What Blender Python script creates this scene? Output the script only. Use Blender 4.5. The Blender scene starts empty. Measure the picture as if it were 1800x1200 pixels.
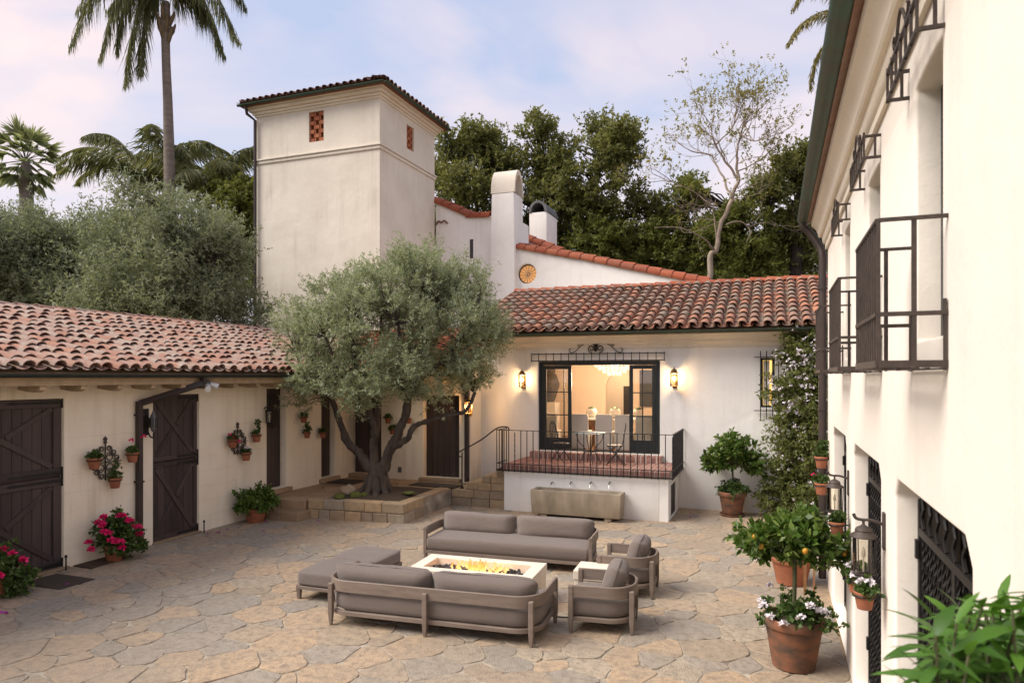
import bpy, bmesh, math, random
import numpy as np
from mathutils import Vector, Matrix, noise
random.seed(7); rng = np.random.default_rng(7)
V = Vector; PI = math.pi; R = math.radians
scene = bpy.context.scene; col = scene.collection

# ------------------------------------------------------------ camera, sky, sun, exposure
FPX, CX, HY, CAMZ, YAW = 1213.0, 900.0, 662.0, 3.1, R(20.77)
cam_d = bpy.data.cameras.new('camera'); cam = bpy.data.objects.new('camera', cam_d); col.objects.link(cam)
cam.location = (0, 0, CAMZ); cam.rotation_euler = (PI/2, 0, YAW)
cam_d.sensor_width = 36; cam_d.lens = FPX/1800*36; cam_d.shift_y = (HY-600)/1800
cam_d.clip_start = .05; cam_d.clip_end = 3000
cam_d.dof.use_dof = True; cam_d.dof.focus_distance = 14; cam_d.dof.aperture_fstop = 4.0
scene.camera = cam

SUN_EL, SUN_AZ = R(46), R(239)      # azimuth measured from +Y towards +X: behind the camera, to the left
world = bpy.data.worlds.new('World'); scene.world = world; world.use_nodes = True
def build_world():
    nt = world.node_tree; nt.nodes.clear(); N = nt.nodes.new; L = nt.links.new
    out = N('ShaderNodeOutputWorld'); bg = N('ShaderNodeBackground'); bg.inputs['Strength'].default_value = .1
    sky = N('ShaderNodeTexSky'); sky.sky_type = 'NISHITA'; sky.sun_disc = False
    sky.sun_elevation = SUN_EL; sky.sun_rotation = SUN_AZ; sky.air_density = 1.0; sky.dust_density = 2.0; sky.ozone_density = 1.5
    tc = N('ShaderNodeTexCoord')
    sep = N('ShaderNodeSeparateXYZ'); L(tc.outputs['Generated'], sep.inputs[0])
    # high thin cloud: project the direction onto a flat layer so that clouds flatten towards the horizon
    add = N('ShaderNodeMath'); add.operation = 'ADD'; add.inputs[1].default_value = .22; L(sep.outputs['Z'], add.inputs[0])
    mx = N('ShaderNodeMath'); mx.operation = 'MAXIMUM'; mx.inputs[1].default_value = .05; L(add.outputs[0], mx.inputs[0])
    dx = N('ShaderNodeMath'); dx.operation = 'DIVIDE'; L(sep.outputs['X'], dx.inputs[0]); L(mx.outputs[0], dx.inputs[1])
    dy = N('ShaderNodeMath'); dy.operation = 'DIVIDE'; L(sep.outputs['Y'], dy.inputs[0]); L(mx.outputs[0], dy.inputs[1])
    cmb = N('ShaderNodeCombineXYZ'); L(dx.outputs[0], cmb.inputs[0]); L(dy.outputs[0], cmb.inputs[1])
    n1 = N('ShaderNodeTexNoise'); n1.inputs['Scale'].default_value = 1.5; n1.inputs['Detail'].default_value = 5; n1.inputs['Roughness'].default_value = .5; n1.inputs['Distortion'].default_value = .5
    L(cmb.outputs[0], n1.inputs['Vector'])
    n2 = N('ShaderNodeTexNoise'); n2.inputs['Scale'].default_value = .9; n2.inputs['Detail'].default_value = 3
    L(cmb.outputs[0], n2.inputs['Vector'])
    r1 = N('ShaderNodeValToRGB'); r1.color_ramp.elements[0].position = .38; r1.color_ramp.elements[0].color = (.22,)*3+(1,)
    r1.color_ramp.elements[1].position = .63; r1.color_ramp.elements[1].color = (.95,)*3+(1,)
    L(n1.outputs['Fac'], r1.inputs[0])
    r2 = N('ShaderNodeValToRGB'); e = r2.color_ramp.elements
    e[0].position = .35; e[0].color = (3.8, 3.85, 4.8, 1); e[1].position = .65; e[1].color = (6.7, 5.35, 5.1, 1)
    L(n2.outputs['Fac'], r2.inputs[0])
    # the blue between the clouds, paled by thin veil
    veil = N('ShaderNodeMixRGB'); veil.inputs[0].default_value = .85; L(sky.outputs[0], veil.inputs[1]); veil.inputs[2].default_value = (2.45, 3.4, 5.15, 1)
    mix = N('ShaderNodeMixRGB'); L(r1.outputs[0], mix.inputs[0]); L(veil.outputs[0], mix.inputs[1]); L(r2.outputs[0], mix.inputs[2])
    # brighter, warmer air low over the horizon
    hz = N('ShaderNodeMapRange'); hz.inputs['From Min'].default_value = 0; hz.inputs['From Max'].default_value = .42; hz.inputs['To Min'].default_value = .75; hz.inputs['To Max'].default_value = 0
    L(sep.outputs['Z'], hz.inputs['Value'])
    mix2 = N('ShaderNodeMixRGB'); L(hz.outputs[0], mix2.inputs[0]); L(mix.outputs[0], mix2.inputs[1]); mix2.inputs[2].default_value = (6.4, 5.7, 5.5, 1)
    L(mix2.outputs[0], bg.inputs['Color']); L(bg.outputs[0], out.inputs[0])
build_world()
sd = bpy.data.lights.new('sun', 'SUN'); sd.energy = 3.0; sd.angle = R(40); sd.color = (1, .93, .84)
sun = bpy.data.objects.new('sun', sd); col.objects.link(sun); sun.location = (-20, -20, 40)
sdir = V((math.sin(SUN_AZ)*math.cos(SUN_EL), math.cos(SUN_AZ)*math.cos(SUN_EL), math.sin(SUN_EL)))
sun.rotation_euler = sdir.to_track_quat('Z', 'Y').to_euler()
vs = scene.view_settings; vs.view_transform = 'Standard'; vs.look = 'None'; vs.gamma = 1; vs.use_curve_mapping = False; vs.exposure = .82
scene.cycles.max_bounces = 8; scene.cycles.diffuse_bounces = 4; scene.cycles.transparent_max_bounces = 12
scene.cycles.caustics_reflective = False; scene.cycles.caustics_refractive = False; scene.cycles.sample_clamp_indirect = 6

# ------------------------------------------------------------ pixels of the photograph to places
SN, CS = math.sin(YAW), math.cos(YAW)
def ray(x, y):
    a = (x-CX)/FPX; return V((a*CS-SN, a*SN+CS, -(y-HY)/FPX))
C0 = V((0, 0, CAMZ))
def gp(x, y, z=0): r = ray(x, y); return C0+r*((z-CAMZ)/r.z)
def onX(x, y, X): r = ray(x, y); return C0+r*(X/r.x)
def onY(x, y, Y): r = ray(x, y); return C0+r*(Y/r.y)
def deep(x, y, d): return C0+ray(x, y)*d

# ------------------------------------------------------------ materials
MATS = {}
class NB:
    def __init__(s, name):
        s.m = bpy.data.materials.new(name); s.m.use_nodes = True; s.nt = s.m.node_tree; s.nt.nodes.clear()
        s.out = s.nt.nodes.new('ShaderNodeOutputMaterial'); MATS[name] = s.m
    def n(s, typ, props=None, **inp):
        nd = s.nt.nodes.new('ShaderNode'+typ)
        for k, v in (props or {}).items(): setattr(nd, k, v)
        for k, v in inp.items():
            k = int(k[1:]) if k[0] == '_' and k[1:].isdigit() else k.replace('_', ' ')
            sk = nd.inputs[k]
            if isinstance(v, bpy.types.NodeSocket): s.nt.links.new(v, sk)
            else:
                if isinstance(v, tuple) and len(v) == 3 and sk.type == 'RGBA': v = v+(1,)
                sk.default_value = v
        return nd
    def math(s, op, a, b=0.0, clamp=False): return s.n('Math', {'operation': op, 'use_clamp': clamp}, _0=a, _1=b).outputs[0]
    def mix(s, f, a, b, mode='MIX'): return s.n('MixRGB', {'blend_type': mode}, _0=f, _1=a, _2=b).outputs[0]
    def ramp(s, f, stops, interp='LINEAR'):
        nd = s.n('ValToRGB', None, _0=f); cr = nd.color_ramp; cr.interpolation = interp
        while len(cr.elements) < len(stops): cr.elements.new(.5)
        for e, (p, c) in zip(cr.elements, stops): e.position = p; e.color = (c if isinstance(c, tuple) else (c, c, c))+(1,)
        return nd.outputs[0]
    def pos(s, sc=(1, 1, 1), obj=False):
        src = s.n('TexCoord').outputs['Object'] if obj else s.n('NewGeometry').outputs['Position']
        return s.n('Mapping', None, Vector=src, Scale=sc).outputs[0]
    def noise(s, vec, scale, detail=5, rough=.55, dist=0): return s.n('TexNoise', None, Vector=vec, Scale=float(scale), Detail=float(detail), Roughness=rough, Distortion=float(dist)).outputs['Fac']
    def rand(s):
        a = s.n('ObjectInfo').outputs['Random']; b = s.n('NewGeometry').outputs['Random Per Island']
        return s.math('FRACT', s.math('ADD', a, b))
    def bump(s, h, strength, dist): return s.n('Bump', None, Height=h, Strength=strength, Distance=dist).outputs[0]
    def pbsdf(s, **k):
        p = s.n('BsdfPrincipled', None, **k); s.nt.links.new(p.outputs[0], s.out.inputs[0]); return p

def simple(name, c1, c2=None, scale=4, rough=.75, bump=0, bscale=40, bdist=.01, rnd=0, metal=0, stretch=(1, 1, 1), obj=False, spec=.4, detail=6):
    b = NB(name); c2 = c2 or tuple(min(1, v*.82) for v in c1); vec = b.pos(stretch, obj)
    f = b.ramp(b.noise(vec, scale, detail), [(.3, 0.0), (.7, 1.0)])
    c = b.mix(f, c1, c2)
    if rnd:
        k = b.math('ADD', b.math('MULTIPLY', b.rand(), 2*rnd), 1-rnd)
        c = b.mix(1.0, c, b.n('CombineXYZ', None, _0=k, _1=k, _2=k).outputs[0], 'MULTIPLY')
    kw = dict(Base_Color=c, Roughness=rough, Metallic=float(metal), Specular_IOR_Level=spec)
    if bump: kw['Normal'] = b.bump(b.noise(vec, bscale, 6, .6), bump, bdist)
    b.pbsdf(**kw); return b.m

def stucco(name, c1, c2, c3, streak=.5, course=0, relief=.42):
    """lime plaster: cloudy tone, rain streaks and stains, trowel relief"""
    b = NB(name); p = b.pos()
    c = b.mix(b.ramp(b.noise(p, .9, 6, .6), [(.35, 0.0), (.68, 1.0)]), c1, c2)
    st = b.noise(b.pos((5, 5, .35)), 1.0, 5, .6); pt = b.noise(p, .5, 4)
    f = b.math('MULTIPLY', b.ramp(st, [(.5, 0.0), (.75, 1.0)]), b.ramp(pt, [(.42, 0.0), (.65, 1.0)]))
    c = b.mix(b.math('MULTIPLY', f, streak), c, c3)
    c = b.mix(b.math('MULTIPLY', b.ramp(b.noise(p, 26, 4), [(.62, 0.0), (.72, 1.0)]), .2), c, c3)
    h = b.math('ADD', b.math('MULTIPLY', b.noise(p, 3.2, 4), 1.0), b.math('MULTIPLY', b.noise(p, 45, 5, .6), .16))
    if course:
        sw = b.n('SeparateXYZ', None, Vector=b.n('NewGeometry').outputs['Position'])
        cv = b.n('CombineXYZ', None, X=sw.outputs['Y'], Y=sw.outputs['Z']).outputs[0]
        br = b.n('TexBrick', {'offset': .5}, Vector=cv, Scale=1.0, Color1=(1., 1., 1.), Color2=(1., 1., 1.), Mortar=(0., 0., 0.), Mortar_Size=.010, Mortar_Smooth=1.0, Brick_Width=2.6, Row_Height=.3)
        wob = b.math('MULTIPLY', br.outputs['Color'], b.ramp(b.noise(p, 1.3, 3), [(.3, .15), (.7, 1.0)]))
        h = b.math('ADD', h, b.math('MULTIPLY', wob, course))
        c = b.mix(b.math('MULTIPLY', b.math('SUBTRACT', 1.0, br.outputs['Color']), b.math('MULTIPLY', b.ramp(b.noise(p, 1.7, 3), [(.42, 0.0), (.62, 1.0)]), .3)), c, c3)
    b.pbsdf(Base_Color=c, Roughness=.88, Specular_IOR_Level=.25, Normal=b.bump(h, relief, .03)); return b.m
stucco('stucco_white', (.83, .80, .755), (.76, .73, .68), (.56, .52, .46), .5)
stucco('stucco_tower', (.73, .665, .565), (.64, .575, .48), (.47, .41, .34), .6)
stucco('stucco_right', (.86, .79, .70), (.82, .745, .655), (.60, .50, .41), .4, relief=.28)
stucco('stucco_cream', (.85, .755, .61), (.77, .665, .51), (.48, .37, .26), .55, course=.16)
stucco('cornice', (.79, .71, .59), (.73, .645, .52), (.42, .34, .25), .35)
simple('room_wall', (.76, .62, .47), (.72, .58, .43), 1.2, .9)
simple('iron', (.016, .015, .015), (.03, .026, .024), 14, .55, .3, 80, .002, metal=.4)
simple('iron_brown', (.045, .036, .032), (.08, .06, .05), 18, .6, .3, 80, .002, metal=.3)
simple('steel_black', (.012, .017, .017), (.02, .024, .024), 4, .45)
simple('copper_green', (.05, .10, .07), (.07, .065, .045), 3, .55, .3, 20, .004, metal=.5)
simple('pipe_brown', (.05, .033, .028), (.03, .022, .02), 4, .5)
simple('gutter_dark', (.03, .04, .04), (.05, .055, .05), 3, .45, metal=.5)
simple('door_brown', (.062, .042, .037), (.046, .032, .028), 3, .62, .25, 30, .003, stretch=(3, 3, .5), rnd=.28)
simple('door_hinge', (.02, .018, .018), (.032, .028, .027), 20, .5, metal=.5)
simple('timber_beam', (.46, .34, .21), (.33, .24, .15), 6, .8, .3, 30, .004, rnd=.15)
simple('teak', (.225, .175, .14), (.165, .125, .10), 3.5, .6, .25, 60, .002, stretch=(1, 1, 6), obj=True)
simple('concrete', (.72, .63, .52), (.66, .57, .46), 5, .75, .15, 60, .002)
simple('trough_stone', (.40, .325, .235), (.21, .17, .12), 3.2, .9, .5, 30, .01, stretch=(1, 1, .4))
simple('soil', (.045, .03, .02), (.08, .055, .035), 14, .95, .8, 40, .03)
simple('moss', (.16, .16, .03), (.07, .09, .02), 20, .95, 1, 60, .02)
simple('boulder', (.42, .32, .2), (.28, .2, .13), 6, .9, .6, 20, .02)
simple('terracotta', (.36, .125, .06), (.23, .085, .045), 7, .8, .35, 30, .004, rnd=.1, obj=True)
simple('terracotta_old', (.27, .105, .052), (.075, .055, .038), 5, .85, .4, 20, .005, obj=True, stretch=(1, 1, 1.6))
simple('bark_olive', (.105, .08, .06), (.045, .034, .027), 7, .95, 1, 22, .05, stretch=(1, 1, .3))
simple('bark_oak', (.06, .045, .035), (.025, .02, .016), 4, .95, .8, 12, .05)
simple('bark_pale', (.36, .29, .225), (.2, .15, .11), 3, .9, .4, 12, .03)
simple('bark_palm', (.25, .205, .175), (.15, .12, .10), 2, .95, .8, 5, .05, stretch=(1, 1, 6))
simple('palm_fibre', (.2, .14, .08), (.12, .09, .05), 9, .95, .8, 30, .03, stretch=(1, 1, .3))
simple('stem', (.10, .095, .045), (.06, .07, .03), 9, .8)
simple('lava', (.018, .019, .022), (.045, .046, .05), 9, .55, .6, 40, .01, rnd=.4)
simple('rubber', (.012, .012, .012), None, 9, .5)
simple('white_plastic', (.75, .74, .72), None, 4, .35)
simple('mat_rug', (.045, .033, .024), (.07, .052, .036), 60, .95, .6, 90, .01)
simple('ceramic_white', (.72, .66, .58), (.62, .55, .46), 4, .6)
simple('dark_urn', (.05, .036, .028), (.085, .06, .045), 10, .7, .4, 30, .01, stretch=(1, 1, .3))
simple('wood_warm', (.30, .15, .065), (.2, .095, .04), 3, .5, stretch=(.5, 4, 4))
simple('slipcover', (.72, .66, .57), (.66, .60, .5), 3, .9, .3, 60, .006)
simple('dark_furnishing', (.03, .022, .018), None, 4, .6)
simple('table_grey', (.30, .36, .37), (.22, .27, .28), 20, .4, .2, 60, .002)
simple('lead', (.17, .165, .16), (.10, .1, .1), 6, .55, metal=.4)
simple('sand_bed', (.40, .335, .255), (.28, .235, .18), 9, .95, .5, 50, .01)
simple('ground_earth', (.10, .09, .045), (.06, .065, .03), .6, .95, .6, 3, .1)
simple('hill_green', (.045, .055, .03), (.03, .04, .02), .25, .95, .8, 1.5, .5)
simple('paver_dark', (.05, .033, .024), (.08, .055, .04), 6, .9)
simple('landing_stone', (.36, .25, .15), (.27, .185, .11), 2.2, .85, .5, 24, .008, rnd=.16)
simple('sewer_brass', (.25, .15, .06), (.12, .08, .04), 12, .4, metal=.8)
simple('pink_petal', (.82, .02, .17), (.62, .012, .12), 30, .6, rnd=.2)
simple('magenta_petal', (.38, .03, .30), None, 30, .6)
simple('white_petal', (.82, .78, .78), (.68, .6, .66), 30, .6, rnd=.12)
simple('orange_fruit', (.50, .20, .015), (.45, .26, .03), 8, .45, rnd=.15)

def fabric(name, c1, c2):
    b = NB(name); p = b.pos((1, 1, 1), True)
    w1 = b.n('TexWave', {'bands_direction': 'X'}, Vector=p, Scale=160.0, Distortion=1.0).outputs['Fac']
    w2 = b.n('TexWave', {'bands_direction': 'Z'}, Vector=p, Scale=160.0, Distortion=1.0).outputs['Fac']
    n = b.noise(p, 3.2, 5); n2 = b.noise(p, 220, 2)
    c = b.mix(b.math('ADD', b.math('MULTIPLY', n, .5), b.math('MULTIPLY', n2, .5)), c1, c2)
    h = b.math('ADD', b.math('MULTIPLY', b.math('ADD', w1, w2), .12), b.math('MULTIPLY', b.noise(b.pos((1, 1, 2.5), True), 5, 3, .5, .6), 1.0))
    b.pbsdf(Base_Color=c, Roughness=.92, Specular_IOR_Level=.2, Sheen_Weight=.25, Normal=b.bump(h, .6, .03)); return b.m
fabric('cushion', (.225, .18, .152), (.165, .13, .11))

def tile_mat(name, cols, lichen, amount):
    b = NB(name); p = b.pos(); r = b.rand(); n = len(cols)
    c = b.ramp(r, [(i/n, k) for i, k in enumerate(cols)], 'CONSTANT')
    c = b.mix(b.ramp(b.noise(p, 7, 5), [(.35, 0.0), (.75, .6)]), c, tuple(v*.55 for v in cols[0]))
    f = b.math('MULTIPLY', b.ramp(b.noise(p, 9, 6, .65), [(.40, 0.0), (.62, 1.0)]), b.ramp(b.math('ADD', b.math('MULTIPLY', b.noise(p, .55, 3), .7), b.math('MULTIPLY', r, .3)), [(.36, 0.0), (.56, amount)]))
    c = b.mix(f, c, lichen)
    c = b.mix(b.math('MULTIPLY', b.ramp(b.noise(p, 38, 3), [(.6, 0.0), (.7, 1.0)]), .35), c, (.07, .055, .05))
    b.pbsdf(Base_Color=c, Roughness=.9, Specular_IOR_Level=.25, Normal=b.bump(b.noise(p, 50, 5), .4, .006)); return b.m
tile_mat('tile_stable', [(.34, .18, .13), (.31, .18, .14), (.37, .18, .12), (.33, .205, .16), (.30, .19, .15)], (.35, .30, .25), .95)
tile_mat('tile_wing', [(.38, .165, .10), (.26, .145, .105), (.44, .19, .11), (.23, .16, .12), (.32, .19, .14), (.39, .15, .085), (.22, .17, .13), (.33, .16, .11)], (.27, .235, .18), .75)
tile_mat('tile_red', [(.37, .10, .05), (.32, .085, .045), (.40, .12, .06), (.29, .085, .05)], (.25, .15, .10), .4)
tile_mat('tile_tower', [(.20, .085, .06), (.16, .08, .06), (.25, .10, .065), (.13, .08, .065)], (.2, .17, .14), .6)

def flag_mat():
    b = NB('flagstone'); p = b.pos(); r = b.rand()
    c = b.ramp(r, [(0, (.40, .305, .21)), (.16, (.33, .285, .235)), (.32, (.46, .325, .205)), (.46, (.295, .265, .225)), (.6, (.42, .345, .255)), (.74, (.47, .335, .215)), (.88, (.35, .27, .19))], 'CONSTANT')
    c = b.mix(b.ramp(b.noise(p, 2.3, 6, .6), [(.35, 0.0), (.72, .75)]), c, (.335, .27, .20))
    c = b.mix(b.ramp(b.noise(p, 11, 6, .65, .4), [(.44, 0.0), (.68, .75)]), c, (.185, .15, .115))
    c = b.mix(b.ramp(b.noise(p, .33, 3), [(.42, 0.0), (.7, .5)]), c, (.25, .21, .165))
    rp = b.n('VectorRotate', {'rotation_type': 'Z_AXIS'}, Vector=p, Angle=b.math('MULTIPLY', r, 37.0)).outputs[0]
    w = b.n('TexWave', {'bands_direction': 'X'}, Vector=rp, Scale=11.0, Distortion=7.0, Detail=3.0, Detail_Scale=2.5).outputs['Fac']
    tool = b.math('MULTIPLY', w, b.ramp(b.math('FRACT', b.math('MULTIPLY', r, 7.3)), [(.25, 0.05), (.6, .7)]))
    h = b.math('ADD', b.math('ADD', b.math('MULTIPLY', b.noise(p, 6, 6, .6), 1.2), b.math('MULTIPLY', b.noise(p, 40, 5, .65), .55)), b.math('MULTIPLY', tool, .16))
    b.pbsdf(Base_Color=c, Roughness=.82, Specular_IOR_Level=.3, Normal=b.bump(h, .85, .024))
flag_mat()

def block_mat(name, cols, rough=.9, bs=.5):
    b = NB(name); p = b.pos(); r = b.rand(); n = len(cols)
    c = b.ramp(r, [(i/n, k) for i, k in enumerate(cols)], 'CONSTANT')
    c = b.mix(b.ramp(b.noise(p, 9, 6, .6), [(.35, 0.0), (.75, .6)]), c, tuple(v*.5 for v in cols[0]))
    b.pbsdf(Base_Color=c, Roughness=rough, Specular_IOR_Level=.25, Normal=b.bump(b.noise(p, 16, 6, .65), bs, .02)); return b.m
block_mat('wall_stone', [(.40, .29, .175), (.34, .26, .17), (.44, .31, .18), (.30, .235, .165), (.37, .31, .23)], bs=.9)
block_mat('brick', [(.40, .21, .165), (.34, .17, .135), (.44, .25, .20), (.37, .21, .18), (.30, .16, .135)])
block_mat('brick_orange', [(.42, .15, .07), (.36, .12, .06), (.46, .18, .09)])
simple('brick_mortar', (.62, .55, .47), (.52, .45, .38), 12, .95, .4, 50, .004)
simple('mortar', (.46, .40, .315), (.14, .115, .085), 2.6, .95, .4, 50, .004)

def leaf_mat(name, cols, trans=.35, rough=.55, spec=.4):
    b = NB(name); r = b.rand(); n = len(cols)
    c = b.ramp(r, [(i/max(1, n-1), k) for i, k in enumerate(cols)])
    c = b.mix(b.ramp(b.noise(b.pos(), 1.1, 3), [(.35, 0.0), (.7, .45)]), c, tuple(v*.62 for v in cols[0]))
    p = b.n('BsdfPrincipled', None, Base_Color=c, Roughness=rough, Specular_IOR_Level=spec)
    t = b.n('BsdfTranslucent', None, Color=b.mix(1.0, c, (1.0, 1.0, .66), 'MULTIPLY'))
    m = b.n('MixShader', None, _0=trans, _1=p.outputs[0], _2=t.outputs[0])
    b.nt.links.new(m.outputs[0], b.out.inputs[0]); return b.m
leaf_mat('leaf_olive', [(.24, .28, .155), (.33, .37, .22), (.42, .46, .31), (.53, .56, .43)], .45)
leaf_mat('leaf_olive_dark', [(.18, .21, .125), (.24, .275, .17), (.31, .345, .225), (.38, .41, .29)], .42)
leaf_mat('leaf_oak', [(.12, .14, .045), (.19, .20, .065), (.27, .27, .09), (.37, .345, .13)], .5)
leaf_mat('leaf_oak_yellow', [(.15, .18, .045), (.23, .25, .065), (.32, .32, .095)], .5)
leaf_mat('leaf_sycamore', [(.30, .27, .07), (.42, .36, .12), (.24, .24, .07)], .5)
leaf_mat('leaf_palm', [(.10, .125, .045), (.16, .18, .07), (.23, .23, .10), (.32, .29, .13)], .45)
leaf_mat('leaf_palm_dry', [(.22, .19, .055), (.36, .28, .09), (.15, .16, .05)], .45)
leaf_mat('leaf_fanpalm', [(.22, .26, .13), (.30, .33, .17), (.38, .39, .23)], .5)
leaf_mat('leaf_citrus', [(.05, .10, .015), (.085, .16, .026), (.15, .235, .045), (.24, .30, .075)], .35, .4)
leaf_mat('leaf_bush', [(.045, .085, .018), (.08, .14, .03), (.14, .20, .05)], .35)
leaf_mat('leaf_vine', [(.12, .15, .04), (.19, .225, .06), (.27, .30, .10), (.18, .14, .08)], .5)
leaf_mat('leaf_front', [(.04, .11, .012), (.075, .18, .02), (.12, .26, .035)], .4, .42)

def emis(name, c, s):
    b = NB(name); e = b.n('Emission', None, Color=c, Strength=float(s)); b.nt.links.new(e.outputs[0], b.out.inputs[0]); return b.m
emis('bulb', (1, .62, .26), 60); emis('lit_window', (1, .58, .13), 1.3); emis('crystal_glow', (1, .60, .36), 1.5)
def flame():
    b = NB('flame'); p = b.n('TexCoord').outputs['Object']; z = b.n('SeparateXYZ', None, Vector=p).outputs['Z']
    c = b.ramp(b.math('MULTIPLY', z, 7.0, True), [(0, (1, .66, .28)), (.4, (1, .42, .10)), (1, (.9, .16, .02))])
    e = b.n('Emission', None, Color=c, Strength=1.15); t = b.n('BsdfTransparent')
    fr = b.n('LayerWeight', None, Blend=.35).outputs['Facing']
    f = b.math('MULTIPLY', b.math('SUBTRACT', 1.0, fr), b.ramp(z, [(.02, 1.0), (.16, .35)]), True)
    m = b.n('MixShader', None, _0=f, _1=t.outputs[0], _2=e.outputs[0]); b.nt.links.new(m.outputs[0], b.out.inputs[0])
flame()
def glass(name, tint=(1, 1, 1), refl=.9):
    b = NB(name); t = b.n('BsdfTransparent', None, Color=tint); g = b.n('BsdfGlossy', None, Roughness=.02, Color=(refl, refl, refl))
    f = b.n('Fresnel', None, IOR=1.5).outputs[0]
    m = b.n('MixShader', None, _0=b.math('ADD', f, .05), _1=t.outputs[0], _2=g.outputs[0]); b.nt.links.new(m.outputs[0], b.out.inputs[0]); return b.m
glass('glass', (.88, .86, .83)); glass('glass_lamp', (1, .97, .9), .6)
def pane_dark():
    b = NB('window_glass_dark'); b.pbsdf(Base_Color=(.03, .033, .035), Roughness=.06, Specular_IOR_Level=.8)
pane_dark()
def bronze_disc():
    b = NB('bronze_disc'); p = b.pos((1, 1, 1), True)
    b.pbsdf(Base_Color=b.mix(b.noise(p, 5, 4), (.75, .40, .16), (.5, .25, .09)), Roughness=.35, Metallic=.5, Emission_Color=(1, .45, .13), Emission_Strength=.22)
bronze_disc()
def water_mat():
    b = NB('water'); p = b.pos()
    b.pbsdf(Base_Color=(.06, .055, .04), Roughness=.05, Specular_IOR_Level=.6, Normal=b.bump(b.noise(p, 18, 3), .3, .01))
water_mat()
def stream_mat():
    b = NB('water_stream'); t = b.n('BsdfTransparent'); g = b.n('BsdfGlossy', None, Roughness=.1, Color=(.9, .9, .9))
    m = b.n('MixShader', None, _0=.12, _1=t.outputs[0], _2=g.outputs[0]); b.nt.links.new(m.outputs[0], b.out.inputs[0])
stream_mat()

# ------------------------------------------------------------ objects
def tag(o, label=None, cat=None, group=None, kind=None):
    if label: o['label'] = label
    if cat: o['category'] = cat
    if group: o['group'] = group
    if kind: o['kind'] = kind
    return o
def thing(name, label, cat, loc=(0, 0, 0), rz=0, group=None):
    o = bpy.data.objects.new(name, None); col.objects.link(o); o.empty_display_size = .2
    o.location = loc; o.rotation_euler = (0, 0, rz); return tag(o, label, cat, group)
def wmat(o):
    m = Matrix.Identity(4)
    while o: m = o.matrix_basis @ m; o = o.parent
    return m
def inst(name, mesh, parent, M, world=True, mat=None):
    o = bpy.data.objects.new(name, mesh); col.objects.link(o)
    if parent: o.parent = parent
    o.matrix_basis = (wmat(parent).inverted() @ M) if (world and parent) else M
    return o
def copy_tree(o, parent=None):
    c = o.copy(); col.objects.link(c); c.parent = parent
    for ch in list(o.children): copy_tree(ch, c)
    return c

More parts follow.
